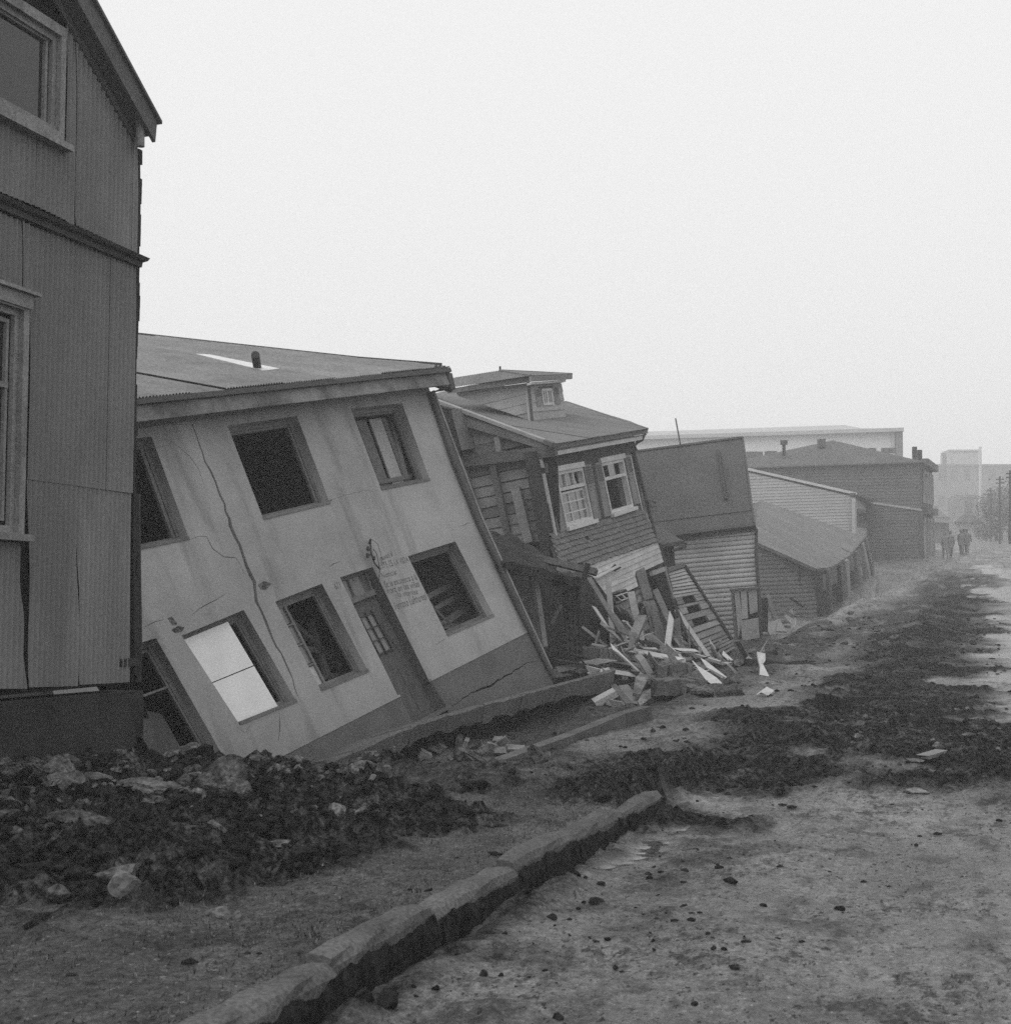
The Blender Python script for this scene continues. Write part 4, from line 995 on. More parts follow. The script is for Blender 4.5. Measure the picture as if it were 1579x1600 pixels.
# lower storey: pale clapboards hanging below the skirt
F2b = F2.off(.42)
lp = lambda *p: F2b.sts(p)
clad(h2, F2b, lp((915, 884), (1026, 845), (1038, 885), (1000, 896), (905, 920), (903, 917)), .145, 'clap_white', 'clapboard', proud=.03, ends=.03, seed=11)
clad(h2, F2b, lp((905, 919), (1000, 894), (1003, 905), (997, 924), (925, 943), (921, 938)), .145, 'clap_white', 'clapboard', proud=.03, ends=.05, seed=12)
clad(h2, F2b, lp((940, 945), (998, 926), (1012, 945), (1030, 985), (980, 1000), (962, 978)), .2, 'board_raw', 'clapboard', z=-.05, proud=.03, ends=.1, seed=13)
clad(h2, F2b, lp((1030, 995), (1055, 980), (1075, 1008), (1048, 1020)), .22, 'clap_white', 'clapboard', z=.05, proud=.03, ends=.06, seed=14)
MB().poly(F2b, lp((905, 918), (921, 884), (1026, 846), (1046, 880), (1080, 1012), (1010, 1030), (950, 1000)), -.22, -.18).build('lower_backing', 'board_dark', h2)
mb = MB(); mb.bar(F2b, F2b.st(904, 919), F2b.st(975, 990), .05, -.1, .06); mb.build('rake_trim', 'clap_white', h2)
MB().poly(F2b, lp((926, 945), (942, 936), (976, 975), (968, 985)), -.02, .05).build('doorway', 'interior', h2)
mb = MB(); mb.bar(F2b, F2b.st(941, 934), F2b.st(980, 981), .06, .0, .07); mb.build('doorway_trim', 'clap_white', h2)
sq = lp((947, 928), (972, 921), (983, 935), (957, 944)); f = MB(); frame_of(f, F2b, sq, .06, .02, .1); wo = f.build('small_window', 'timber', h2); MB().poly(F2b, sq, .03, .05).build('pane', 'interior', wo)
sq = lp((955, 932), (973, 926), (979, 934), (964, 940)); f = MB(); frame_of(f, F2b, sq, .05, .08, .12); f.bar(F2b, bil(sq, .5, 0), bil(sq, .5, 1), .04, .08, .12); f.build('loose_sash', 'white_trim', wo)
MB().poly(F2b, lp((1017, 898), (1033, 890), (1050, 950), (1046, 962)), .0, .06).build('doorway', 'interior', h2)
mb = MB(); mb.bar(F2b, F2b.st(1034, 889), F2b.st(1053, 955), .1, .0, .1); mb.bar(F2b, F2b.st(1014, 897), F2b.st(1036, 889), .12, .0, .1); mb.build('doorway_trim', 'timber_pale', h2)
MB().poly(F2b, lp((951, 889), (958, 882), (968, 887), (958, 893)), .03, .05).build('board_hole', 'interior', h2)
MB().beam(F2b.hit(930, 903, .08), F2b.hit(966, 884, .1), .12, .03).build('sprung_board', 'clap_white', h2)

# ------------------------------------------------------------------ burnt lean-to between the cement house and the shuttered house
ln = thing('collapsed_leanto', 'collapsed tarred lean-to with broken roof and dark posts beside the cement house', 'shed', atz(850, 1035, .1))
d0 = 28.5
def P(x, y, d=d0): return at(x, y, d)
FN = Fr(P(840, 950), 62, 0, 0)
def roughsheet(pts, nm, m_, n=14, th=.12, seed=1, amp=.10):
    """A torn, sagging sheet between two rows of points."""
    rk = random.Random(seed); top, bot = pts; mb = MB(); vs = []; k = 6
    def samp(pl, t):
        f = t * (len(pl) - 1); i = min(int(f), len(pl) - 2); return pl[i].lerp(pl[i + 1], f - i)
    for i in range(n + 1):
        a, b = samp(top, i / n), samp(bot, i / n)
        for j in range(k + 1):
            p = a.lerp(b, j / k) + Vector((rk.uniform(-1, 1), rk.uniform(-1, 1), rk.uniform(-1, 1))) * amp * (.5 if 0 < j < k else .8)
            vs.append(p)
    m = len(vs); vs += [v - Vector((0, 0, th)) for v in vs]; fs = []
    for i in range(n):
        for j in range(k):
            q = (i * (k + 1) + j, (i + 1) * (k + 1) + j, (i + 1) * (k + 1) + j + 1, i * (k + 1) + j + 1); fs += [q, tuple(m + x for x in q[::-1])]
    for i in range(n):
        for j in (0, k): a, b = i * (k + 1) + j, (i + 1) * (k + 1) + j; fs.append((a, b, m + b, m + a))
    mb.add(vs, fs); return mb.build(nm, m_, ln)
roughsheet(([P(752, 828, 27.5), P(790, 832, 28), P(826, 848, 28.5), P(860, 878, 29), P(905, 888, 29.5)], [P(775, 880, 25.5), P(800, 884, 26), P(850, 892, 26.5), P(885, 905, 27), P(905, 909, 27.3)]), 'tarred_roof', 'tar', seed=3)
roughsheet(([P(850, 876, 28.6), P(880, 878, 28.8), P(905, 886, 29)], [P(870, 893, 27.6), P(895, 896, 27.8), P(912, 895, 28)]), 'torn_felt', 'timber', n=8, seed=5, amp=.06)
for a, b, w_, h_, m_ in ((P(838, 872, 27.6), P(931, 894, 27), .16, .13, 'timber'), (P(772, 870, 26.4), P(835, 893, 26.6), .08, .05, 'timber'), (P(785, 893, 26.2), P(835, 897, 26.4), .25, .1, 'board_dark'),
    (P(845, 942, 27.5), P(893, 911, 27.2), .1, .07, 'timber'), (P(861, 975, 27.3), P(876, 945, 27.3), .06, .06, 'timber'), (P(918, 880, 27), P(911, 911, 27), .1, .07, 'board_dark'),
    (P(825, 893, 27.2), P(840, 1000, 27.2), .14, .12, 'board_raw'), (P(833, 889, 27), P(850, 1010, 27), .12, .1, 'board_raw'), (P(820, 890, 27.5), P(838, 950, 27.5), .1, .1, 'board_raw'), (P(862, 908, 27.5), P(908, 910, 27.5), .2, .2, 'board_dark')):
    MB().beam(a, b, w_, h_, FN.n).build('broken_timber', m_, ln)
FBk = Fr(P(840, 950, 31), 75, 2, 0)
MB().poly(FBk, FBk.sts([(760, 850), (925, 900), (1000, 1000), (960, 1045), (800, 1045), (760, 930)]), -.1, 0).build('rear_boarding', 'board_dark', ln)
# dark boarded box post
FX_ = Fr(P(893, 970, 27.4), 70, -2, 0)
for i, (x0, x1) in enumerate(((880, 886), (887, 893), (894, 900), (901, 906))):
    MB().poly(FX_, FX_.sts([(x0 - 1, 912), (x1 - 1, 912), (x1 + 4, 1030), (x0 + 6, 1032)]), -.08 - .02 * (i % 2), .0).build('upright_board', 'board_dark', ln)
MB().bar(FX_, FX_.st(884, 965), FX_.st(898, 945), .08, .0, .05).build('brace', 'board_dark', ln); MB().bar(FX_, FX_.st(890, 1000), FX_.st(903, 982), .08, .0, .05).build('brace', 'board_dark', ln)
MB().poly(Fr(P(820, 955, 29), 70), Fr(P(820, 955, 29), 70).sts([(800, 945), (828, 930), (835, 985), (815, 985)]), -.05, 0).build('bent_sheet', 'board_raw', ln)
for i in range(3):
    MB().beam(P(925 + 14 * i, 965 + 3 * i, 31), P(931 + 12 * i, 1040, 31), .18, .1, FN.n).build('cellar_post', 'board_dark', ln)

# ------------------------------------------------------------------ fallen shed side with slatted openings
FH_ = Fr(at(1095, 960, 39), 66, 13, 34)
sh = thing('leaning_shed', 'leaning boarded shed side with three dark slots beside the pale house', 'shed', FH_.hit(1110, 1025))
poly_ = FH_.sts([(1040, 893), (1068, 884), (1148, 1014), (1118, 1032), (1082, 1012), (1048, 935)])
MB().poly(FH_, poly_, -.3, -.2).build('backing', 'interior', sh)
mb = MB(); mb.bar(FH_, FH_.st(1068, 885), FH_.st(1141, 1000), .08, .0, .08); mb.build('edge_batten', 'board_dark', sh)
mb = MB(); mb.bar(FH_, FH_.st(1040, 893), FH_.st(1069, 884), .14, .0, .08); mb.build('top_rail', 'timber', sh)
rows = []
edgeL = [FH_.st(x, y) for x, y in ((1041, 896), (1048, 922), (1060, 952), (1084, 1010), (1117, 1032))]; edgeR = [FH_.st(x, y) for x, y in ((1069, 887), (1087, 917), (1103, 942), (1133, 990), (1148, 1013))]
def along(pl, t):
    f = t * (len(pl) - 1); i = min(int(f), len(pl) - 2); k = f - i; return (pl[i][0] * (1 - k) + pl[i + 1][0] * k, pl[i][1] * (1 - k) + pl[i + 1][1] * k)
NB = 22; slots = {8, 9, 11, 13}
for i in range(NB):
    if i in slots: continue
    a, b = i / NB, (i + .9) / NB; q = [along(edgeL, a), along(edgeR, a), along(edgeR, b), along(edgeL, b)]
    mb = MB(); fz = .03 + .01 * (i % 3)
    mb.prism([FH_.pt(*q[0], 0), FH_.pt(*q[1], 0), FH_.pt(*q[2], fz), FH_.pt(*q[3], fz)], FH_.n * -.05); mb.build('board', 'clap_grey' if i < 8 else 'board_raw', sh)
for i in (8, 9, 11, 13):
    a, b = i / NB, (i + .9) / NB
    MB().poly(FH_, [along(edgeL, a), (along(edgeL, a)[0] + .25, along(edgeL, a)[1]), (along(edgeL, b)[0] + .25, along(edgeL, b)[1]), along(edgeL, b)], -.05, .04).build('board_end', 'board_raw', sh)
    e0_, e1_ = along(edgeR, a), along(edgeR, b)
    MB().poly(FH_, [(e0_[0] - .3, e0_[1]), e0_, e1_, (e1_[0] - .3, e1_[1])], -.05, .04).build('board_end', 'board_raw', sh)

# ------------------------------------------------------------------ house with rounded white boards under a steep dark roof
F3 = Fr(at(1185, 960, 46), 108.28 - 8, 4.5, 2)
h3 = thing('log_sided_house', 'house with pale rounded boards below a steep dark corrugated roof', 'house', F3.hit(1120, 1000))
w3 = F3.sts([(1030, 840), (1178, 822), (1191, 1002), (1050, 1008)])
MB().poly(F3, w3, -.12, -.005).build('backing', 'dark_siding', h3)
clad(h3, F3, w3, .158, 'log_white', 'siding_board', kind='log', proud=.05, gap=.002, ends=.015, seed=3)
FR3 = Fr(F3.pt(*F3.st(1178, 820), .25), uwn=(F3.u, (F3.w * math.cos(.5) - F3.n * math.sin(.5)), (F3.n * math.cos(.5) + F3.w * math.sin(.5))))
r3 = FR3.sts([(1010, 841), (1179, 818), (1160, 684), (985, 707)])
corr(h3, FR3, r3, 'roof_dark', 'roof_sheet', sheet=.85, seed=6, jog=.01, steps=4)
MB().bar(FR3, FR3.st(1020, 816), FR3.st(1176, 797), .03, .015, .04).build('roof_lap', 'roof_dark', h3)
mb = MB(); mb.bar(FR3, r3[2], r3[3], .08, .0, .05); mb.build('ridge_cap', 'gutter', h3)
mb = MB(); mb.bar(FR3, FR3.st(1178, 817), FR3.st(1160, 684), .06, .0, .05); mb.build('verge_cap', 'roof_dark', h3)
mb = MB(); mb.bar(FR3, FR3.st(1020, 839), FR3.st(1180, 819), .12, -.1, .02); mb.build('eave_board', 'gutter', h3)
mb = MB(); mb.bar(F3, F3.st(1040, 842), F3.st(1178, 825), .25, -.02, .06); mb.build('frieze_board', 'dark_siding', h3)
MB().prism([FR3.pt(*r3[2]), FR3.pt(*r3[3]), FR3.pt(*r3[3]) - F3.n * 6 - ZZ * 2.5, FR3.pt(*r3[2]) - F3.n * 6 - ZZ * 2.5], -ZZ * .05).build('rear_roof', 'roof_dark', h3)
MB().prism([F3.pt(w3[1][0], w3[1][1], -.1), F3.pt(w3[2][0], w3[2][1], -.1), F3.pt(w3[2][0], w3[2][1], -6), F3.pt(w3[1][0], w3[1][1], -6)], F3.u * -.1).build('street_wall', 'dark_siding', h3)
pr = MB(); pr.tube([FR3.hit(1121, 704, .05), FR3.hit(1123, 712, .18), FR3.hit(1127, 740, .2), FR3.hit(1134, 780, .1)], .06, 8); pr.build('stove_pipe', 'gutter', h3)
MB().tube([FR3.hit(1063, 698, .05), FR3.hit(1055, 654, .1)], .025, 6).build('mast', 'iron', h3)
MB().tube([F3.hit(x, y, .14) for x, y in ((1181, 824), (1181, 870), (1186, 937), (1189, 1000))], .06, 8).build('downpipe', 'gutter', h3)
MB().beam(F3.hit(1180, 826, .1), F3.hit(1184, 825, .3), .05, .05).build('gutter_end', 'white_trim', h3)
# little porch roof wedged between the houses
pr = thing('porch', 'little hipped porch roof with gutter wedged between two tilted houses', 'porch', at(1045, 900, 42))
c1, c2, c3, c4 = at(1022, 818, 42.5), at(1069, 846, 41.4), at(1031, 853, 41), at(1010, 838, 42)
MB().prism([c1, c2, c3, c4], ZZ * -.08).build('porch_roof', 'roof_dark', pr)
MB().beam(at(1032, 853, 41), at(1068, 847, 41.4), .1, .1).build('porch_fascia', 'gutter', pr)
FP = Fr(at(1045, 870, 41.6), 95, 5, 3)
MB().poly(FP, FP.sts([(1033, 855), (1051, 852), (1053, 884), (1042, 887)]), -.2, 0).build('porch_wall', 'dark_siding', pr)
MB().tube([at(1050, 861, 41.2), at(1071, 853, 41.2), at(1071, 848, 41.2)], .05, 8).build('porch_gutter', 'gutter', pr)
MB().bar(FP, FP.st(1050, 853), FP.st(1053, 884), .07, .0, .05).build('porch_corner', 'gutter', pr)
MB().tube([F2.hit(1009, 790, -.1), F2.hit(1014, 783, .2), F2.hit(1024, 784, .3), F2.hit(1024, 790, .3), F2.hit(1016, 791, .2)], .05, 6).build('bent_pipe', 'timber', pr)
# upright cupboard of boards in front of it
FK = Fr(at(1165, 960, 44.5), 100, 2, 0)
bxo = thing('board_cupboard', 'open wooden cupboard of upright boards at the foot of the pale house', 'cupboard', FK.hit(1165, 1000))
for i, q in enumerate((((1141, 923), (1145, 922), (1152, 998), (1147, 999)), ((1146, 921), (1154, 921), (1159, 967), (1153, 998)), ((1156, 921), (1166, 920), (1168, 966), (1159, 967)), ((1168, 920), (1182, 919), (1183, 955), (1171, 960)))):
    MB().poly(FK, FK.sts(q), -.05, (.06 if i == 0 else 0)).build('upright_board', ('timber', 'clap_grey', 'clap_grey', 'clap_grey')[i], bxo)
MB().poly(FK, FK.sts([(1156, 970), (1184, 965), (1186, 996), (1159, 1002)]), -.05, .02).build('lower_panel', 'clap_grey', bxo)
MB().poly(FK, FK.sts([(1139, 920), (1184, 917), (1184, 920), (1139, 923)]), -.3, .08).build('cupboard_top', 'timber', bxo)
MB().poly(FK, FK.sts([(1144, 925), (1184, 922), (1186, 996), (1152, 1000)]), -.3, -.25).build('cupboard_back', 'board_dark', bxo)

# ------------------------------------------------------------------ low sunken house
D4 = 64
F4 = Fr(at(1275, 930, D4), 100, 2.5, 3)
h4 = thing('low_house', 'low sunken house with broad dark roof and open timber front', 'house', F4.hit(1277, 971))
sw = F4.sts([(1178, 845), (1272, 890), (1277, 972), (1180, 976)])
MB().poly(F4, sw, -.1, -.005).build('backing', 'dark_siding', h4)
clad(h4, F4, sw, .2, 'dark_siding', 'siding_board', kind='log', proud=.05, ends=.03, seed=8)
A4, B4, C4, D4_, E4 = at(1180, 847, D4 + .6), at(1274, 889, D4 - .4), at(1300, 885, D4 + 3), at(1352, 838, D4 + 14), at(1178, 782, D4 + 12)
ue = (A4 - B4).normalized()
mb = MB()
def strip_roof():
    n = 10; low = [B4, at(1298, 886, D4 + 3), at(1327, 867, D4 + 9), at(1351, 839, D4 + 14)]; high = [A4, at(1180, 818, D4 + 4), at(1182, 795, D4 + 9), at(1189, 782, D4 + 14)]
    def samp(pl, t):
        f = t * (len(pl) - 1); i = min(int(f), len(pl) - 2); return pl[i].lerp(pl[i + 1], f - i)
    for i in range(n):
        a, b = i / n, (i + 1) / n - .004; mb = MB(); k = 24; vs = []
        for j in range(k + 1):
            t = a + (b - a) * j / k; dz = ZZ * (.02 * math.sin(j * 2 * math.pi / 3)) + ZZ * (.012 * (i % 2)); vs += [samp(low, t) + dz, samp(high, t) + dz]
        mb.add(vs, [(2 * j, 2 * j + 2, 2 * j + 3, 2 * j + 1) for j in range(k)]); mb.build('roof_sheet', 'roof_h2', h4)
    mb = MB()
    for a, b in zip(low, low[1:]): mb.beam(a - ZZ * .06, b - ZZ * .06, .12, .12)
    mb.build('eave_gutter', 'gutter', h4)
    MB().prism([high[0], high[-1], high[-1] + Vector((-5, 0, -2)), high[0] + Vector((-5, 0, -2))], -ZZ * .05).build('rear_roof', 'roof_dark', h4)
strip_roof()
MB().beam(A4 - ZZ * .06, B4 - ZZ * .06, .15, .15).build('verge_board', 'gutter', h4)
fr_top = [at(1276, 891, D4 - .3), at(1300, 888, D4 + 3), at(1328, 869, D4 + 9), at(1351, 841, D4 + 14)]
fr_bot = [at(1278, 972, D4 - .3), at(1302, 971, D4 + 3), at(1332, 968, D4 + 9), at(1372, 950, D4 + 14)]
bk = Vector((-.8, .2, 0))
MB().prism([fr_top[0] + bk, fr_top[1] + bk, fr_top[2] + bk, fr_top[3] + bk, fr_bot[3] + bk, fr_bot[2] + bk, fr_bot[1] + bk, fr_bot[0] + bk], Vector((-.1, 0, 0))).build('shop_front', 'board_dark', h4)
def fpt(a, b):
    f = a * 3; i = min(int(f), 2); t = fr_top[i].lerp(fr_top[i + 1], f - i); u_ = fr_bot[i].lerp(fr_bot[i + 1], f - i); return t.lerp(u_, b)
for a, w_, m_ in ((.02, .35, 'board_dark'), (.2, .4, 'timber'), (.42, .14, 'board_dark'), (.55, .55, 'timber_pale'), (.75, .45, 'timber'), (.9, .5, 'timber_pale'), (.985, .4, 'timber')):
    MB().beam(fpt(a, .0), fpt(min(a + .03, 1), 1), w_, .3, Vector((.2, 1, 0))).build('front_post', m_, h4)
for a0, a1, b0, b1 in ((.25, .52, .03, .33), (.57, .72, .03, .25), (.76, .97, .03, .28), (.06, .19, .1, .4)):
    MB().prism([fpt(a0, b0), fpt(a1, b0), fpt(a1, b1), fpt(a0, b1)], Vector((-.1, 0, 0))).build('front_panel', 'timber', h4)
MB().beam(fpt(.62, 1.0), fpt(1, .78), .3, .5, Vector((.2, 1, 0))).build('fallen_rail', 'timber_pale', h4)
# slipped board panel beside it
FQ = Fr(at(1372, 920, 78), 95, 20, 20)
pn_ = thing('slipped_panel', 'slipped weatherboard panel leaning beside the low sunken house', 'panel', FQ.hit(1376, 941))
clad(pn_, FQ, FQ.sts([(1355, 897), (1374, 890), (1397, 936), (1378, 942)]), .25, 'clap_grey', 'board', proud=.05, seed=6)
MB().poly(FQ, FQ.sts([(1355, 912), (1378, 942), (1366, 944)]), -.1, -.02).build('torn_corner', 'board_dark', pn_)

# ------------------------------------------------------------------ pale weatherboard gable behind
D5 = 84
F5 = Fr(at(1335, 800, D5), 104, 1, 0)
h5 = thing('pale_gable_house', 'pale weatherboarded gable house with white verge rising behind the low roof', 'house', F5.hit(1335, 900))
g5 = F5.sts([(1120, 726), (1168, 738), (1336, 777), (1336, 905), (1120, 905)])
MB().poly(F5, g5, -.2, -.005).build('backing', 'white_siding', h5)
clad(h5, F5, g5, .19, 'white_siding', 'weatherboard', proud=.04, seed=9)
mb = MB(); mb.bar(F5, F5.st(1120, 722), F5.st(1338, 772), .16, -.1, .12); mb.build('verge_board', 'white_trim', h5)
FF5 = Fr(at(1336, 800, D5), 19, 2, 0)
MB().poly(FF5, FF5.sts([(1335, 779), (1356, 784), (1357, 905), (1336, 905)]), -.2, 0).build('front_wall', 'white_siding', h5)
wq = FF5.sts([(1338, 795), (1353, 797), (1353, 824), (1338, 823)]); f = MB(); frame_of(f, FF5, wq, .25, .0, .06); f.bar(FF5, bil(wq, .5, 0), bil(wq, .5, 1), .2, .0, .05); wo = f.build('window', 'timber', h5); MB().poly(FF5, wq, .0, .03).build('pane', 'glass_dark', wo)
mb = MB(); mb.beam(F5.hit(1330, 772, .3), at(1366, 783, D5 + 3), .3, .15); mb.build('eave', 'timber', h5)
MB().prism([F5.hit(1120, 721, .1), F5.hit(1340, 772, .1), F5.hit(1340, 772, .1) + Vector((.5, 9, .0)), F5.hit(1120, 721, .1) + Vector((.5, 9, 0))], -ZZ * .1).build('roof', 'roof_dark', h5)

# ------------------------------------------------------------------ dark annex and tall dark house
F6a = Fr(at(1400, 850, 92), 102, .5, 0)
hx = thing('dark_annex', 'low dark weatherboarded annex against the tall dark house', 'house', F6a.hit(1400, 900))
ax6 = F6a.sts([(1352, 785), (1438, 797), (1441, 905), (1352, 915)])
MB().poly(F6a, ax6, -.2, -.005).build('backing', 'dark_siding', hx)
clad(hx, F6a, ax6, .21, 'dark_siding', 'weatherboard', proud=.04, seed=10)
mb = MB(); mb.bar(F6a, F6a.st(1350, 784), F6a.st(1439, 797), .14, -.1, .12); mb.build('verge_board', 'clap_grey', hx)
mb = MB(); mb.bar(F6a, F6a.st(1437, 798), F6a.st(1441, 905), .3, .0, .08); mb.build('corner_board', 'trim_dark', hx)
F6 = Fr(at(1437, 800, 95), 103, 0, 0)
h6 = thing('tall_dark_house', 'tall dark two-storey weatherboarded house with hipped roof at the far bend', 'house', F6.hit(1437, 892))
b6 = F6.sts([(1100, 733), (1437, 722), (1438, 900), (1100, 900)])
MB().poly(F6, b6, -.3, -.005).build('backing', 'dark_siding', h6)
clad(h6, F6, b6, .23, 'dark_siding', 'weatherboard', proud=.045, seed=12)
FF6 = Fr(at(1438, 800, 95), 20.5, 1.5, 0)
q6 = FF6.sts([(1438, 722), (1455, 733), (1459, 882), (1439, 892)])
MB().poly(FF6, q6, -.3, 0).build('front_wall', 'dark_siding', h6)
for a0, a1 in ((.1, .22), (.36, .5), (.62, .76), (.84, .95)):
    for b0, b1 in ((.07, .38), (.52, .9)):
        qq = subq(q6, a0, a1, b0, b1); f = MB(); frame_of(f, FF6, qq, .3, .0, .15); wo = f.build('window', 'clap_grey', h6); MB().poly(FF6, qq, .0, .05).build('pane', 'glass_dark', wo)
MB().bar(FF6, bil(q6, 0, .455), bil(q6, 1, .455), .5, .0, .4).build('string_course', 'trim_dark', h6)
MB().bar(FF6, bil(q6, 0, .0), bil(q6, 1, .0), .5, .0, .5).build('cornice', 'dark_siding', h6)
ap6 = at(1301, 688, 100); cl, cr = F6.hit(1095, 732, .4), F6.hit(1441, 721, .4); fr6 = FF6.hit(1457, 732, .4); ap7 = ap6 + Vector((0, 8, 0))
MB().prism([cl, cr, ap6], ZZ * -.1).build('roof', 'roof_dark', h6); MB().prism([cr, fr6, ap7, ap6], ZZ * -.1).build('roof', 'roof_dark', h6)
for (x, y0, y1, d) in ((1428, 698, 720, 97), (1436, 703, 720, 98)):
    MB().beam(at(x, y1, d), at(x, y0, d), .28, .28, RT).build('chimney', 'board_dark', h6)
MB().beam(at(1282.5, 699, 99), at(1282.5, 686, 99), .5, .5, RT).build('chimney', 'dark_siding', h6)
for x, y0, y1 in ((1224, 712, 693), ): MB().tube([at(x, y0, 98), at(x, y1, 98)], .12, 8).build('roof_vent', 'board_dark', h6); MB().tube([at(x, y1 + 2, 98), at(x, y1 - 5, 98)], .26, 8).build('vent_cowl', 'board_dark', h6)
for x0, x1, y0, y1 in ((1164, 1189, 706, 735), (1196, 1211, 705, 726)):
    MB().beam(at((x0 + x1) / 2, y1, 108), at((x0 + x1) / 2, y0, 108), (x1 - x0) / F * 108, 1.2, RT).build('chimney', 'far_wall', h6)
for x in (1362, 1382, 1393):
    MB().beam(at(x, 708, 108), at(x, 700, 108), .5, .5, RT).build('chimney', 'far_wall', h6)

# ------------------------------------------------------------------ big pale works building
F7 = Fr(at(1400, 700, 165), 96, .2, 0)
h7 = thing('works_building', 'long pale flat-walled works building with light roof rising above the row', 'building', F7.hit(1200, 760))
b7 = F7.sts([(930, 689), (1160, 681), (1402, 674), (1402, 860), (930, 860)])
MB().poly(F7, b7, -14, 0).build('wall', 'pale_wall', h7)
mb = MB(); mb.bar(F7, F7.st(930, 687.5), F7.st(1409, 672.5), .45, -14, 1.0); mb.build('eave', 'pale_roof', h7)
MB().prism([F7.hit(930, 685, .8), F7.hit(1408, 670, .8), at(1345, 669, 172), at(1318, 664, 178), at(930, 677, 178)], -ZZ * .2).build('roof', 'pale_roof', h7)
MB().bar(F7, F7.st(1403, 676), F7.st(1404, 800), .8, .0, .6).build('corner_pier', 'far_wall', h7)
MB().bar(F7, F7.st(1394, 676), F7.st(1395, 800), .3, .0, .3).build('corner_pier', 'pale_roof', h7)

# ------------------------------------------------------------------ broken pavement in front of the cement house
nH = Vector((FC.n.x, FC.n.y, 0)).normalized(); uH = nH.cross(ZZ) * -1
FV = Fr(FC.hit(660, 1125) + nH * 1.0, 36, 0, 0)
pv = thing('tilted_pavement', 'thick cracked pavement slab tilted along the foot of the cement house', 'pavement', FV.hit(750, 1120))
tops = [(470, 1216), (552, 1177), (643, 1137), (700, 1119), (757, 1103), (815, 1087), (870, 1072), (962, 1047)]
bots = [(510, 1240), (598, 1197), (668, 1163), (722, 1140), (780, 1125), (836, 1111), (890, 1096), (952, 1076)]
T3 = [FV.hit(*p) for p in tops]; B3 = [FV.hit(*p) for p in bots]
rk = random.Random(5)
for i in range(len(T3) - 1):
    mb = MB(); n = 6; vs = []; a0, a1 = T3[i], T3[i + 1]; b0, b1 = B3[i], B3[i + 1]
    j = .012
    for k in range(n + 1):
        t = (k / n) * (1 - 2 * j / max(.5, (a1 - a0).length)) + j / max(.5, (a1 - a0).length)
        top = a0.lerp(a1, t) + ZZ * rk.uniform(-.015, .015); bot = b0.lerp(b1, t); bot = Vector((top.x, top.y, bot.z)) + nH * -.06 + ZZ * rk.uniform(-.05, .05)
        back = top - nH * 1.0 - ZZ * .22
        vs += [top, bot, bot - nH * 1.0 - ZZ * .2, back, top - nH * .03 + ZZ * .03]
    fs = []
    for k in range(n):
        o, p = 5 * k, 5 * (k + 1)
        fs += [(o, p, p + 1, o + 1), (o + 1, p + 1, p + 2, o + 2), (o + 2, p + 2, p + 3, o + 3), (o + 3, p + 3, p + 4, o + 4), (o + 4, p + 4, p, o)]
    fs += [(0, 1, 2, 3, 4), tuple(5 * n + q for q in (4, 3, 2, 1, 0))]
    mb.add(vs, fs); mb.build('pavement_slab', 'slab', pv)
# earth wedge under the pavement so it rests on the slope
mb = MB(); mb.prism([B3[2] - nH * .35 - ZZ * 1.2, B3[-1] - nH * .35 - ZZ * 1.2, B3[-1] - nH * .35 + ZZ * .05, B3[2] - nH * .35 + ZZ * .05], -nH * .6); mb.build('earth_bank', 'mud_clod', pv)

# low garden kerb on the street side of the trench
gk = thing('trench_kerb', 'low broken concrete kerb along the street side of the trench', 'kerb', pg(860, 1170))
pts = [(769, 1191), (830, 1169), (892, 1147), (930, 1132), (970, 1115), (1010, 1104)]
W3 = [atz(x, y, z_) for (x, y), z_ in zip(pts, (.02, .05, .10, .16, .24, .28))]
for a, b in zip(W3, W3[1:]):
    d = (b - a).normalized() * .012; mb = MB(); mb.beam(a + d - ZZ * .2, b - d - ZZ * .2, .16, .42); mb.build('kerb_block', 'kerb', gk)

# bricks and lumps fallen into the trench
def brick(px, dz, size, rot, mtl='brick', lab=None, nm='brick', grp='bricks and slabs tumbled into the trench'):
    p = pg(*px) if not isinstance(px, Vector) else px
    L_, W_, H_ = size; mb = MB(); rk_ = random.Random(int(p.x * 997 + p.y * 131)); vs = []
    for x in (-1, 1):
        for y in (-1, 1):
            for z_ in (-1, 1): vs.append(Vector((x * L_ / 2, y * W_ / 2, z_ * H_ / 2)) + Vector((rk_.uniform(-1, 1), rk_.uniform(-1, 1), rk_.uniform(-1, 1))) * .07 * min(L_, W_, H_ * 2))
    R_ = Matrix.Rotation(rot[2], 3, 'Z') @ Matrix.Rotation(rot[1], 3, 'Y') @ Matrix.Rotation(rot[0], 3, 'X')
    mb.add([p + ZZ * dz + R_ @ v for v in vs], [(0, 1, 3, 2), (4, 6, 7, 5), (0, 4, 5, 1), (2, 3, 7, 6), (0, 2, 6, 4), (1, 5, 7, 3)])
    o = mb.build(nm, mtl); tag(o, lab, nm.split('_')[-1], grp); return o
for px, s_, r_, lb in (((663, 1185), (.2, .15, .12), (.3, .5, .7), 'squared brick lying apart at the near end of the trench'), ((704, 1163), (.22, .16, .13), (.2, -.3, .4), 'pale brick topmost of the heap in the trench'),
                       ((689, 1176), (.14, .12, .1), (.6, .2, 1.2), 'dark half brick between the two pale bricks in the trench'), ((717, 1168), (.08, .2, .2), (.3, .1, .2), 'upright brick leaning beside the topmost brick'),
                       ((726, 1172), (.07, .2, .2), (.2, .4, .3), 'thin upright brick behind the leaning one')):
    brick(px, .06, s_, r_, 'brick', lb)
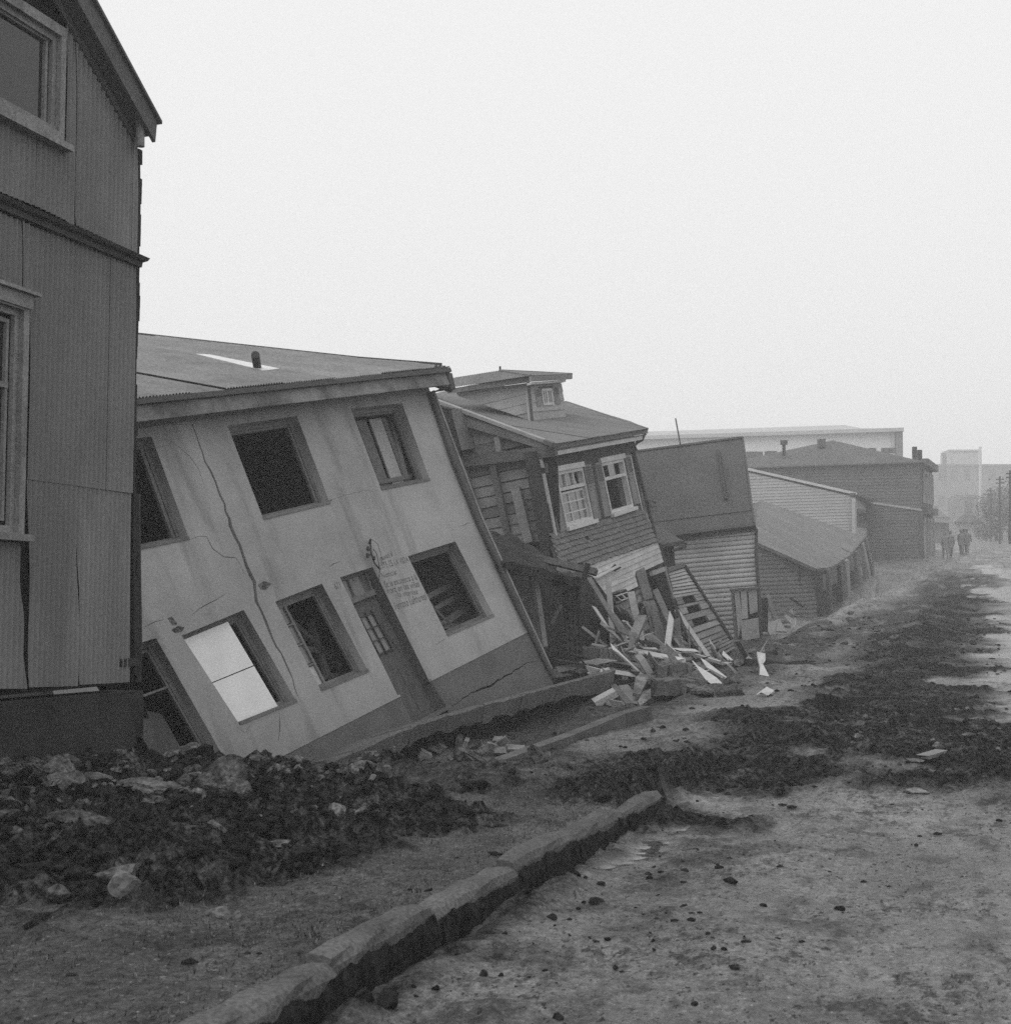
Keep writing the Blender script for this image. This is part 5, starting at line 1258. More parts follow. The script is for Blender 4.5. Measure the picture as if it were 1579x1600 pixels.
for px, s_, r_, lb in (((745, 1192), (.55, .3, .05), (.1, .5, .9), 'flat broken slab sloping up out of the trench'), ((765, 1180), (.16, .07, .25), (.2, .3, .4), 'jagged upright slab piece in the trench'), ((783, 1172), (.3, .05, .22), (.4, -.6, .2), 'pointed slab splinter standing in the trench'), ((806, 1175), (.3, .2, .04), (.3, .1, .5), 'small flat slab near the garden kerb')):
    brick(px, .06, s_, r_, 'concrete', lb, 'broken_slab')
tr_ = random.Random(17)
for i in range(16):
    px = (tr_.uniform(650, 850), tr_.uniform(1150, 1192)); s_ = tr_.uniform(.7, 1.2)
    brick(px, .05, (.2 * s_, .14 * s_, .09 * s_), (tr_.uniform(-.7, .7), tr_.uniform(-.7, .7), tr_.uniform(0, 6)), tr_.choice(('brick', 'concrete', 'rubble')), 'loose brick strewn along the trench %s' % ('near the mud bank' if px[0] < 720 else 'in its middle' if px[0] < 785 else 'beside the low kerb'))
brick((946, 1103), .1, (.42, .26, .14), (.1, -.5, .4), 'pale_panel', 'pale squared block beside the leaning plank pile', 'pale_block', 'blocks by the debris')
brick((963, 1107), .05, (.3, .2, .12), (.1, .2, .9), 'brick', 'small grey block next to the pale squared block', 'grey_block', 'blocks by the debris')

# ------------------------------------------------------------------ debris heap between the houses
def splinter(mb, rnd_, k=.3):
    n = len(mb.v) // 2; d = mb.v[n] - mb.v[0]; L_ = d.length; d.normalize()
    for i in range(n): mb.v[n + i] = mb.v[n + i] - d * rnd_.random() * min(k, L_ * .35); mb.v[i] = mb.v[i] + d * rnd_.random() * min(k, L_ * .35) * .6
    return mb
_sr = random.Random(12)
def beam_thing(nm, lab, cat, a, b, w_, h_, m_, side=None, grp='timbers in the debris heap'):
    o = splinter(MB().beam(a, b, w_, h_, side if side is not None else RT), _sr, .18).build(nm, m_); tag(o, lab, cat, grp); return o
dz_ = 33
beam_thing('leaning_post', 'thick square post leaning over the debris before the pale clapboards', 'post', at(998, 890, 31.4), at(1014, 945, 31.0), .22, .22, 'timber')
beam_thing('leaning_post', 'split lower length of the thick leaning post', 'post', at(1011, 940, 30.9), at(1042, 1022, 29.6), .27, .18, 'timber')
beam_thing('propped_plank', 'slim plank propped upright in front of the debris heap', 'plank', at(990, 985, 27.5), at(975, 1066, 26.5), .11, .08, 'timber')
beam_thing('bent_plank', 'short splintered plank slanting to the head of the propped plank', 'plank', at(1004, 960, 27.8), at(986, 1002, 27.4), .18, .1, 'board_raw')
beam_thing('dark_beam', 'dark broken beam end under the leaning post', 'beam', at(990, 958, 30.5), at(1007, 948, 30.5), .25, .35, 'board_dark')
beam_thing('white_plank', 'long white plank lying across the debris heap', 'plank', at(972, 1017, 28), at(1070, 1037, 26.6), .22, .16, 'clap_white')
beam_thing('white_plank', 'white plank resting higher behind the long white one', 'plank', at(920, 1009, 29), at(1042, 1030, 28.0), .15, .1, 'clap_grey')
beam_thing('long_batten', 'long thin pale batten slanting down from the fallen shed', 'batten', at(1084, 1023, 29), at(1165, 1047, 26), .08, .06, 'clap_white')
beam_thing('long_batten', 'thinner batten just above the long pale batten', 'batten', at(1095, 1024, 29.3), at(1160, 1043, 26.6), .05, .05, 'timber_pale')
beam_thing('charred_plank', 'charred plank lying flat at the near end of the heap', 'plank', at(945, 1067, 25.9), at(985, 1066, 25.9), .1, .06, 'board_dark')
beam_thing('split_plank', 'dark plank leaning out of the trench end', 'plank', at(954, 1070, 25.5), at(985, 1105, 24), .13, .1, 'timber')
beam_thing('split_plank', 'weathered plank parallel to the dark leaning plank', 'plank', at(972, 1072, 25.5), at(997, 1105, 24.1), .2, .08, 'board_raw')
beam_thing('split_plank', 'splintered plank nearest the pale squared block', 'plank', at(964, 1078, 25.2), at(978, 1106, 24.0), .1, .08, 'timber')
for i, (a, b) in enumerate((((1000, 985), (1018, 1008)), ((1050, 935), (1075, 1000)), ((1060, 985), (1100, 1028)), ((925, 945), (955, 990)), ((1040, 1000), (1046, 1024)))):
    beam_thing('splinter', ('pale splinter beside the leaning post', 'dark batten along the fallen pipe', 'thin dark batten running to the fallen shed foot', 'white verge strip slanting under the clapboards', 'white splinter at the foot of the leaning post')[i], 'splinter', at(*a, 29.5), at(*b, 29), .06, .05, ('timber_pale', 'board_dark', 'board_dark', 'clap_white', 'clap_white')[i])
for i, (a, b, w_, m_) in enumerate((((918, 900), (985, 1012), .1, 'timber'), ((930, 925), (1000, 1020), .12, 'board_raw'), ((950, 905), (958, 1015), .12, 'board_raw'), ((1022, 920), (1068, 1020), .14, 'timber'), ((1055, 952), (1112, 1035), .1, 'clap_grey'), ((985, 925), (1003, 1010), .16, 'board_raw'), ((1075, 985), (1030, 1030), .12, 'timber_pale'), ((1003, 985), (955, 1030), .12, 'timber'))):
    beam_thing('leaning_plank', ('long plank slanting down from the lean-to roof end', 'rough plank slanting under the white verge strip', 'upright rough plank beside the tarred lean-to', 'long plank leaning beside the dark doorway', 'grey plank leaning along the fallen shed edge', 'wide plank standing left of the leaning post', 'pale plank slanting low across the heap', 'plank slanting down to the pavement end')[i], 'plank', at(*a, 30.2), at(*b, 28.6), w_, .05, m_)
# loose boards and splinters heaped up between the houses: leaning on each other, from the pale clapboards down to the slabs
rd = random.Random(91)
def heap_top(x): return np.interp(x, [880, 930, 985, 1030, 1080, 1150, 1200], [1030, 1000, 955, 965, 1005, 1025, 1045])
for i in range(140):
    x = rd.uniform(905, 1185); y0 = heap_top(x); y1 = np.interp(x, [900, 1000, 1130, 1190], [1050, 1075, 1075, 1062]); t = rd.random() ** .8; y = y0 + (y1 - y0) * t
    d = 30.2 - 5.2 * t + rd.uniform(-.4, .4); c = at(x, y, d)
    lean = rd.choice((rd.uniform(.15, .6), rd.uniform(1.9, 2.9), rd.uniform(-.25, .25))) if t > .35 else rd.uniform(1.0, 2.5)
    dirv = RT * math.cos(lean) + ZZ * math.sin(lean) + FH * rd.uniform(-.7, .7); dirv.normalize(); L_ = rd.uniform(.35, 1.5) * (1.25 if t < .4 else 1) * (.7 if t > .8 else 1)
    mk = rd.choice(('board_raw', 'timber', 'timber', 'clap_grey', 'clap_white', 'board_dark', 'timber_pale', 'board_raw'))
    o = splinter(MB().beam(c - dirv * L_ / 2, c + dirv * L_ / 2, rd.uniform(.04, .17), rd.uniform(.018, .045), Vector((rd.gauss(0, 1), rd.gauss(0, 1), rd.gauss(0, 1)))), _sr, .5).build('splintered_board', mk)
    adj = {'board_raw': 'rough brown-grey', 'timber': 'weathered grey', 'clap_grey': 'grey painted', 'clap_white': 'white painted', 'board_dark': 'charred dark', 'timber_pale': 'fresh pale'}[mk]
    tag(o, '%s splintered board %s of the debris heap %s' % (adj, 'long' if L_ > .9 else 'short', ('high up' if t < .4 else 'low down') + ' ' + ('by the tarred lean-to' if x < 980 else 'under the leaning post' if x < 1075 else 'before the leaning shed')), 'board', 'loose boards in the debris heap')
    o['label'] = '%s %s splintered board %s in the debris %s' % ('long' if L_ > .9 else 'short', adj, 'high' if t < .4 else 'low', 'by the tarred lean-to' if x < 980 else 'around the leaning post' if x < 1075 else 'before the leaning shed')
def sheet_thing(nm, lab, cat, pts, m_, grp=None, th=.02, bend=.0):
    mb = MB(); c = sum(pts, Vector()) / len(pts); nrm = (pts[1] - pts[0]).cross(pts[2] - pts[0]).normalized()
    mb.prism(pts, nrm * th); o = mb.build(nm, m_); tag(o, lab, cat, grp); return o
sheet_thing('torn_sheet', 'large torn white sheet hanging over the concrete slabs', 'sheet', [at(1082, 1032, 25.6), at(1090, 1040, 25.4), at(1118, 1058, 24.6), at(1131, 1070, 24.0), at(1135, 1080, 23.8), at(1120, 1074, 24.0), at(1104, 1062, 24.4), at(1095, 1050, 25)], 'paper', 'torn white sheets')
sheet_thing('torn_sheet', 'narrow torn white strip beside the large torn sheet', 'sheet', [at(1094, 1028, 26), at(1102, 1032, 25.8), at(1140, 1062, 24.4), at(1156, 1071, 24), at(1143, 1069, 24.1), at(1125, 1057, 24.8), at(1103, 1042, 25.4)], 'paper', 'torn white sheets')
sheet_thing('white_rag', 'upright white rag on the mud beyond the debris', 'rag', [at(1182, 1018, 25.4), at(1195, 1021, 25.4), at(1195, 1032, 25.2), at(1191, 1037, 25.1), at(1202, 1058, 24.6), at(1186, 1054, 24.7), at(1187, 1040, 25), at(1184, 1030, 25.3)], 'paper', 'white rags on the mud', .04)
pgw = pg(1194, 1087)
sheet_thing('white_rag', 'crumpled white rag lying flat on the mud', 'rag', [pgw + Vector(v) for v in ((-.12, -.06, .02), (-.04, -.1, .07), (.06, -.06, .02), (.13, .05, .08), (.02, .1, .13), (-.09, .06, .05))], 'paper', 'white rags on the mud', .03)
sheet_thing('fallen_boards', 'broken piece of boarding lying in the trench end', 'boarding', [at(1000, 1050, 25.4), at(1014, 1056, 25.2), at(1004, 1076, 24.6), at(1000, 1085, 24.3), at(988, 1083, 24.3), at(992, 1060, 25)], 'concrete', None, .06)
sheet_thing('concrete_flake', 'upright concrete flake standing beside the broken boarding', 'flake', [at(1016, 1076, 24.4), at(1017, 1090, 24.1), at(1000, 1103, 23.8), at(996, 1096, 23.9), at(1004, 1080, 24.3)], 'concrete', None, .08)
def slab_thing(lab, pts_top, depth_v, th, m_='concrete', seed=1):
    mb = MB(); rk_ = random.Random(seed); k = 16; vs = []
    a, b = pts_top
    for i in range(k + 1):
        p = a.lerp(b, i / k); e = 1 if 0 < i < k else .6
        o1 = Vector((rk_.uniform(-.05, .05), rk_.uniform(-.05, .05), rk_.uniform(-.03, .03)))
        vs += [p + o1, p + o1 - ZZ * th * rk_.uniform(.8, 1.05) + Vector((rk_.uniform(-.05, .05), rk_.uniform(-.05, .05), 0)), p + depth_v * e - ZZ * th, p + depth_v * e + Vector((0, 0, rk_.uniform(-.03, .03)))]
    fs = [(4 * i + j, 4 * i + (j + 1) % 4, 4 * i + 4 + (j + 1) % 4, 4 * i + 4 + j) for i in range(k) for j in range(4)] + [(3, 2, 1, 0), tuple(4 * k + j for j in range(4))]
    mb.add(vs, fs); o = mb.build('concrete_slab', m_); tag(o, lab, 'slab', 'concrete slabs in the debris heap'); return o
slab_thing('upper of two stacked concrete slabs at the front of the debris', (at(1030, 1040, 25.4), at(1085, 1038, 25.8)), FH * 1.2, .28, 'slab', 1)
slab_thing('lower wide concrete slab at the front of the debris', (at(1022, 1064, 24.4), at(1122, 1063, 24.4)), FH * 1.5, .3, 'slab', 2)
slab_thing('long concrete slab lying behind the propped plank', (at(906, 1012, 27.6), at(985, 1016, 27.8)), FH * 1.2, .28, 'slab', 3)
slab_thing('small tilted concrete slab at the far end of the pavement', (at(930, 1033, 27), at(962, 1030, 27)), FH * .8, .25, 'concrete', 4)
slab_thing('half buried concrete slab out on the mud past the white rag', (at(1212, 1054, 25.2), at(1252, 1046, 26)), FH * .5, .2, 'concrete', 5)
slab_thing('dark block lying at the edge of the muddy street', (pg(1284, 1112) + ZZ * .22, pg(1322, 1114) + ZZ * .2), FH * .5, .3, 'tar', 6)
for i in range(16):                                # earth and plaster lumps filling the heap
    x, y = random.uniform(860, 1190), random.uniform(1028, 1092); p = pg(x, y) 
    o = rock('rubble_lump', p + ZZ * .05, random.uniform(.18, .45), 'rubble', seed=100 + i, flat=.5); tag(o, 'earthy rubble lump in the debris ' + ('beside the far end of the tilted pavement' if x < 960 else 'about the stacked concrete slabs' if x < 1110 else 'near the upright white rag'), 'rubble', 'rubble lumps in the debris heap')
mb = MB()
def mound(name, cx, rx, ry, h, m_, lab, seed=0):
    n = 26; vs = []; fs = []
    for i in range(n + 1):
        for j in range(n + 1):
            a, b = (i / n * 2 - 1), (j / n * 2 - 1); X_, Y_ = cx.x + a * rx, cx.y + b * ry; r = math.hypot(a, b)
            e = max(0, 1 - r * r) * h * (1 + .7 * float(fbm(np.array([X_ * 1.4]), np.array([Y_ * 1.4]), 4, seed)[0])); vs.append((X_, Y_, gz(X_, Y_) + e - .06))
    for i in range(n):
        for j in range(n): k = i * (n + 1) + j; fs.append((k, k + n + 1, k + n + 2, k + 1))
    o = MB().add(vs, fs).build(name, m_, smooth=True); o['kind'] = 'stuff'; o['label'] = lab; return o
mound('debris_earth', at(1030, 1065, 27.5), 3.4, 2.2, .25, 'mud_clod', 'dark earth and dust under the debris heap', 7)
# splinters of the broken things by the low house
for nm, lab, a, b, w_, h_, m_, d in (('fallen_rail', 'pale rail leaning up before the low sunken house', (1197, 928), (1218, 985), .16, .1, 'timber_pale', 50), ('fallen_rail', 'second pale rail crossing towards the right', (1200, 940), (1245, 967), .14, .1, 'timber_pale', 50.5),
      ('fallen_rail', 'short rail nearest the downpipe', (1194, 950), (1206, 972), .1, .1, 'timber_pale', 49.5), ('dark_rail', 'dark stick against the low house wall', (1232, 933), (1256, 950), .1, .1, 'board_dark', 56), ('pale_beam', 'long pale beam lying on the mud bank', (1212, 1010), (1280, 996), .5, .35, 'timber_pale', 47),
      ('dark_post', 'dark post standing against the pale house corner', (1190, 932), (1190, 992), .35, .3, 'board_dark', 47.5), ('thin_plank', 'thin dark plank lying across the street mud', (1310, 1096), (1408, 1097), .16, .05, 'board_dark', 20.5)):
    beam_thing(nm, lab, nm.split('_')[-1], at(*a, d), at(*b, d), w_, h_, m_, None, 'timbers before the low house')
sheet_thing('bent_sheet', 'pale bent sheet standing before the low sunken house', 'sheet', [at(1195, 975, 49), at(1217, 967, 49.5), at(1229, 987, 49), at(1212, 986, 48.5), at(1209, 1000, 48), at(1202, 992, 48.4)], 'clap_grey', None, .05)
sheet_thing('pale_scrap', 'pale triangular scrap leaning behind the bent sheet', 'sheet', [at(1224, 962, 52), at(1237, 951, 52), at(1244, 968, 52), at(1241, 980, 51.5)], 'clap_grey', None, .05)

# ------------------------------------------------------------------ rubble on the verge
GR = 'broken rocks on the mud heap'
def rk_thing(px, size, lab, m_='rubble', flat=.5, rz=0, dz=.0, grp=GR, seed=0):
    p = pg(*px); o = rock('broken_rock', p + ZZ * (dz + (size if not isinstance(size, tuple) else size[2]) * .2), size, m_, seed=seed, flat=flat, rz=rz or .1, sub=3); tag(o, lab, 'rock', grp); return o
big = [((345, 1160), (.42, .3, .13), 'flat concrete lump topmost of the heap by the fence pickets', .5), ((318, 1172), (.5, .32, .13), 'broad concrete lump under the topmost one', .3), ((372, 1182), (.3, .25, .16), 'angular dark rock right of the stacked lumps', 2.), ((300, 1185), (.24, .2, .14), 'dark rock at the near foot of the stacked lumps', 1.),
       ((412, 1180), (.24, .22, .17), 'squared rock left of the long mound rock', 1.3), ((455, 1168), (.42, .26, .15), 'long rounded rock capping the mound before the cement house', .4), ((462, 1185), (.45, .3, .17), 'broad rock beneath the long rounded rock', .6), ((510, 1182), (.3, .22, .12), 'dark rock at the far end of the mound', .8), ((538, 1186), (.26, .2, .1), 'pale chip at the far end of the mound', .2),
       ((30, 1240), (.5, .34, .10), 'wide flat slab at the left edge of the rubble', .2), ((85, 1228), (.26, .2, .14), 'rock between the wide flat slab and the wall', 1.), ((110, 1240), (.26, .2, .14), 'pale rock right of the wide flat slab', .5), ((150, 1222), (.2, .14, .06), 'thin pale slab lying under the footing', .1),
       ((245, 1240), (.55, .26, .10), 'long pale slab in the middle of the rubble', -.3), ((335, 1242), (.3, .25, .27), 'upright angular rock at the right of the rubble', .6), ((362, 1252), (.2, .14, .12), 'pale rock leaning on the upright angular rock', .4), ((310, 1256), (.1, .09, .1), 'small squared stone left of the upright rock', .7),
       ((282, 1275), (.11, .09, .07), 'small white stone in the dark mud', .1), ((188, 1264), (.2, .14, .05), 'flat pale flake in the middle of the mud', .3), ((230, 1275), (.09, .08, .05), 'small flat stone beside the white stone', .9), ((195, 1294), (.24, .14, .08), 'oblong rock with dark underside in the mud', .05),
       ((255, 1268), (.16, .1, .1), 'jagged pale stone between flakes', .5), ((120, 1300), (.3, .22, .1), 'lumpy grey rock low on the heap', .4), ((15, 1300), (.25, .2, .1), 'grey lump at the left edge lower down', .4), ((20, 1322), (.22, .16, .09), 'pale broken edge at the left border', .2),
       ((355, 1322), (.2, .14, .09), 'pale stone half sunk low on the mud heap', .2), ((180, 1390), (.26, .16, .10), 'dim rounded rock behind the nearer white rock', .1), ((203, 1410), (.16, .13, .10), 'whitish rock on the verge grass edge', .3), ((400, 1322), (.22, .1, .05), 'flat stone right of the half sunk one', .2),
       ((355, 1432), (.13, .09, .06), 'small dark stone alone on the verge', .1), ((92, 1405), (.08, .07, .06), 'small brownish pebble in the mud at left', .1), ((445, 1335), (.16, .1, .05), 'clod like stone at the verge edge', .3)]
for i, (px, s_, lab, rz) in enumerate(big): rk_thing(px, s_, lab, 'rubble' if i not in (12, 13, 17, 18, 27, 25) else 'concrete', rz=rz, seed=30 + i)
rnd = random.Random(77)
def batch(nm, n, region, smin, smax, m_, lab, cat, grp, seed):
    protos = []
    for k in range(5):
        protos.append(rock(nm, (0, 0, 0), 1.0, m_, seed=seed + k, flat=.6, sub=2))
    used = 0
    for i in range(n):
        x, y = region(rnd); p = pg(x, y); k = i % 5
        if i < 5: o = protos[k]
        else:
            o = protos[k].copy(); col.objects.link(o)
        s_ = smin * (smax / smin) ** (rnd.random() ** 1.8); o.location = p + ZZ * s_ * .15; o.scale = (s_, s_ * rnd.uniform(.7, 1.2), s_ * rnd.uniform(.6, 1)); o.rotation_euler = (rnd.uniform(-.4, .4), rnd.uniform(-.4, .4), rnd.uniform(0, 6)); ORG[o] = p
        zone = ('at the left' if x < 210 else 'in the middle' if x < 420 else 'at the right') if nm in ('rubble_stone', 'masonry_chunk') else ('near' if y > 1450 else 'farther') if nm == 'road_stone' else ''
        tag(o, (lab + ' ' + zone).strip() if nm != 'road_stone' else lab.replace('dark', zone + ' dark'), cat, grp)
batch('rubble_stone', 280, lambda r: (r.uniform(0, 620), 1188 + abs(r.gauss(0, 55))), .03, .15, 'rubble', 'small broken stone scattered in the mud before the corrugated house', 'stone', 'small stones on the mud heap', 300)
batch('masonry_chunk', 70, lambda r: (r.uniform(215, 600), r.uniform(1172, 1200)) if r.random() < .55 else (r.uniform(-20, 330), r.uniform(1205, 1265)), .06, .2, 'rubble', 'dirty masonry chunk wedged in the rubble bank before the houses', 'rubble', 'masonry chunks in the rubble bank', 310)
batch('bank_stone', 60, lambda r: (r.uniform(1190, 1400), 1012 - (r.uniform(0, 1)) * 52), .08, .3, 'rubble', 'rubble stone on the mud bank before the low sunken house', 'stone', 'stones on the mud bank', 360)
batch('road_stone', 46, lambda r: (r.uniform(640, 1100), r.uniform(1290, 1590)), .02, .06, 'mud_clod', 'dark stone lying in the road gutter beside the kerb', 'stone', 'stones in the gutter', 320)
batch('street_stone', 40, lambda r: (r.uniform(1300, 1579), 1105 + r.random() ** 1.5 * 110), .05, .16, 'rubble', 'earthy stone in the churned mud across the street', 'stone', 'stones in the street mud', 340)
for px, s_, lab in (((888, 1381), (.09, .06, .045), 'dark flat stone in the gutter nearest the kerb'), ((930, 1410), (.065, .05, .05), 'dark egg shaped stone out in the road'), ((1140, 1384), (.06, .05, .04), 'dark clod alone on the pale road'), ((1075, 1243), (.07, .05, .03), 'dark stone at the kerb end'), ((1128, 1242), (.07, .05, .035), 'second dark stone past the kerb end'), ((935, 1254), (.1, .09, .1), 'round dark stone on the verge near the kerb end'), ((1428, 1236), (.17, .1, .06), 'pale chipped stone at the mud edge'), ((1425, 1192), (.14, .1, .03), 'thin pale flake lying in the street mud'), ((570, 1590), (.06, .06, .07), 'black stone at the bottom edge of the road'), ((602, 1588), (.06, .05, .08), 'black pointed stone at the bottom edge')):
    rk_thing(px, s_, lab, 'mud_clod' if s_[0] < .12 else 'concrete', grp='loose stones on the road', seed=int(px[0]))
beam_thing('short_plank', 'short pale plank lying in the churned mud at the right', 'plank', pg(1437, 1191) + ZZ * .05, pg(1473, 1182) + ZZ * .08, .12, .04, 'timber_pale', None, 'planks in the street mud')

# clods of churned earth
def clod_field(name, n, seed, lab, loose=False):
    import bmesh
    rs = np.random.RandomState(seed); bm = bmesh.new(); bmesh.ops.create_icosphere(bm, subdivisions=1, radius=1); bm.verts.ensure_lookup_table()
    bv = np.array([v.co[:] for v in bm.verts]); bf = np.array([[v.index for v in f.verts] for f in bm.faces]); bm.free()
    cand = rs.randint(0, len(FX), 400000)
    dens = mud[cand] * (FY[cand] < 42) * (.15 + m_a[cand] * 1.2 + .35 * m_b[cand]) * (np.abs(V[cand] + 3) < 9)
    if loose: dens = (1 - mud[cand]) * (FY[cand] < 24) * (np.abs(V[cand]) < 8) * (.15 + 1.2 * sm(.1, .7, fbm(FX[cand] * 1.1, FY[cand] * .5, 3, 66)) + gut[cand]) * (1 - .5 * verge[cand])
    area_fix = np.interp(FY[cand], gys[:-1], np.diff(gys)) * np.interp(FX[cand], gxs[:-1], np.diff(gxs)); dens = dens * np.clip(area_fix / .0025, 0, 12)
    dens = dens * sm(-.15, .45, fbm(FX[cand] * 1.4, FY[cand] * 1.4, 3, 88)) * (1 + 0 * dens)
    pick = cand[rs.rand(len(cand)) < dens / dens.max() * 3][:n]; k = len(pick)
    s_ = .006 * (11.0) ** (rs.rand(k) ** 2.6) * (1 + .03 * np.clip(FY[pick] - 8, 0, 20)) * ((.6 + .5 * m_a[pick]) if not loose else .7)
    if loose: s_ = .0035 * 11.0 ** (rs.rand(k) ** 3.2) * (1 + .03 * np.clip(FY[pick] - 8, 0, 20))
    vs = bv[None] * (1 + .35 * (rs.rand(k, len(bv), 1) - .5)); ang = rs.rand(k) * 6.28; c_, s2_ = np.cos(ang)[:, None], np.sin(ang)[:, None]
    sx, sy, sz = s_[:, None] * 1.3, s_[:, None] * (.7 + .5 * rs.rand(k, 1)), s_[:, None] * (.5 + .4 * rs.rand(k, 1))
    x, y, zz = vs[..., 0] * sx, vs[..., 1] * sy, vs[..., 2] * sz
    P_ = np.stack([x * c_ - y * s2_ + FX[pick][:, None] + (rs.rand(k, 1) - .5) * .05, x * s2_ + y * c_ + FY[pick][:, None] + (rs.rand(k, 1) - .5) * .05, zz + z[pick][:, None] - s_[:, None] * .05], -1).reshape(-1, 3)
    Fq = (bf[None] + (np.arange(k) * len(bv))[:, None, None]).reshape(-1, 3)
    me = bpy.data.meshes.new(name); me.from_pydata(P_.tolist(), [], Fq.tolist()); me.update()
    o = link(name, me, 'mud_clod', None); o['kind'] = 'stuff'; o['label'] = lab
clod_field('mud_clods', 14000, 5, 'dark clods of churned mud on the verge and street')
clod_field('mud_crumbs', 24000, 8, 'small dark crumbs of mud strewn over road and verge', True)
# thin grass on the verge
def grass_field(n, seed):
    rs = np.random.RandomState(seed); cand = rs.randint(0, len(FX), 900000)
    tuft = sm(-.1, .5, fbm(FX[cand] * .9, FY[cand] * .9, 3, 14)); edge = np.exp(-((FX[cand] - kerb_x(FY[cand]) + .28) / .18) ** 2)
    dens = verge[cand] * (1 - m_a[cand]) * (FX[cand] > -9) * (.3 + .7 * tuft + .6 * edge) * (FY[cand] > 3.5); pick = cand[rs.rand(len(cand)) < dens * .9][:n]; k = len(pick)
    x = FX[pick] + (rs.rand(k) - .5) * .05; y = FY[pick] + (rs.rand(k) - .5) * .05; h = .010 + .035 * rs.rand(k) ** 2.0; a = rs.rand(k) * 6.28; w_ = .002 + .003 * rs.rand(k); b = a + 1.57 + rs.randn(k) * .4; ln_ = h * (.2 + .6 * rs.rand(k))
    z0 = z[pick]
    V0 = np.stack([x - np.cos(a) * w_, y - np.sin(a) * w_, z0 - .004], -1); V1 = np.stack([x + np.cos(a) * w_, y + np.sin(a) * w_, z0 - .004], -1); V2 = np.stack([x + np.cos(b) * ln_, y + np.sin(b) * ln_, z0 + h], -1)
    me = bpy.data.meshes.new('grass'); P_ = np.stack([V0, V1, V2], 1).reshape(-1, 3); me.from_pydata(P_.tolist(), [], np.arange(3 * k).reshape(-1, 3).tolist()); me.update()
    o = link('grass', me, 'grass', None); o['kind'] = 'stuff'; o['label'] = 'short worn grass on the muddy verge'
grass_field(120000, 3)
for i, (x, y, h_) in enumerate(((487, 1470, .12), (830, 1285, .0), (640, 1395, .07))):
    if not h_: continue
    p = pg(x, y); mb = MB(); rk_ = random.Random(i)
    for _ in range(40):
        a = rk_.uniform(0, 6.28); r = rk_.uniform(0, .07); b0 = p + Vector((math.cos(a) * r, math.sin(a) * r, -.01)); tip = b0 + Vector((rk_.uniform(-.05, .05), rk_.uniform(-.05, .05), h_ * rk_.uniform(.4, 1))); s_ = Vector((math.cos(a + 1), math.sin(a + 1), 0)) * .004
        mb.add([b0 - s_, b0 + s_, tip], [(0, 1, 2)])
    o = mb.build('weed_tuft', 'grass'); tag(o, ('dark weed tuft beside the near kerb stones', '', 'low weed tuft behind the middle kerb stone')[i], 'weed', 'weeds on the verge')

# ------------------------------------------------------------------ far end of the street
def far_block(nm, lab, cat, x0, x1, ytop, d, m_, ybase=870, deep=8, roofm=None, rows=0, cols=0):
    fr = Fr(at((x0 + x1) / 2, ytop, d), 92, 0, 0); o = thing(nm, lab, cat, fr.hit((x0 + x1) / 2, ybase))
    q = fr.sts([(x0, ytop), (x1, ytop), (x1, ybase), (x0, ybase)]); MB().poly(fr, q, -deep, 0).build('wall', m_, o)
    MB().bar(fr, q[0], q[1], .5, -deep, .3).build('parapet', m_, o)
    for r in range(rows):
        for c in range(cols):
            qq = subq(q, (c + .25) / cols, (c + .75) / cols, (r + .15) / (rows + .6), (r + .6) / (rows + .6)); MB().poly(fr, qq, -.1, .06).build('window', 'glass_dark', o)
    return o
far_block('far_block', 'long hazy flat-roofed block closing the end of the street', 'building', 1440, 1720, 727, 330, 'far_wall', rows=3, cols=14)
far_block('far_tower', 'hazy square tower block rising behind the long block', 'building', 1481, 1528, 704, 380, 'pale_roof', rows=0)
far_block('far_shed', 'hazy lower shed before the long block', 'building', 1500, 1700, 775, 240, 'far_wall', rows=1, cols=8)
o = far_block('far_house', 'small hazy house left of the distant figures', 'house', 1455, 1482, 812, 150, 'far_wall')
a_, b_, c_, d_ = at(1448, 815, 149), at(1490, 818, 149), at(1462, 790, 152), at(1452, 790, 152)
MB().prism([a_, b_, c_, d_], Vector((0, .3, 0))).build('roof', 'roof_h2', o)
o = far_block('far_house', 'pale hazy gabled house right of the first far house', 'house', 1494, 1530, 815, 175, 'pale_roof')
MB().prism([at(1490, 816, 174), at(1536, 816, 174), at(1512, 797, 174)], Vector((0, 3, 0))).build('roof', 'roof_h2', o)
for (x, y0, y1, d, r, lab, m_) in ((1530.5, 845, 698, 180, .22, 'tall pale pole standing before the distant block', 'pale_wall'), (1561, 850, 744, 120, .1, 'dark telegraph pole among the far trees', 'bark'), (1577, 850, 735, 105, .1, 'dark telegraph pole at the right border', 'bark'), (1547, 850, 762, 140, .1, 'thin dark pole left of the far trees', 'bark'), (1474.5, 760, 708, 285, .5, 'short hazy chimney stack on the long block', 'far_wall')):
    o = thing('pole' if d != 285 else 'chimney_stack', lab, 'pole' if d != 285 else 'chimney', at(x, y1 + 100, d)); MB().tube([at(x, y0, d), at(x, y1, d)], [r, r * .8], 8).build('shaft', m_, o)
    if m_ == 'bark':
        for k in (5, 11): MB().beam(at(x - 6, y1 + k, d), at(x + 6, y1 + k, d), .1, .1).build('cross_arm', 'bark', o)
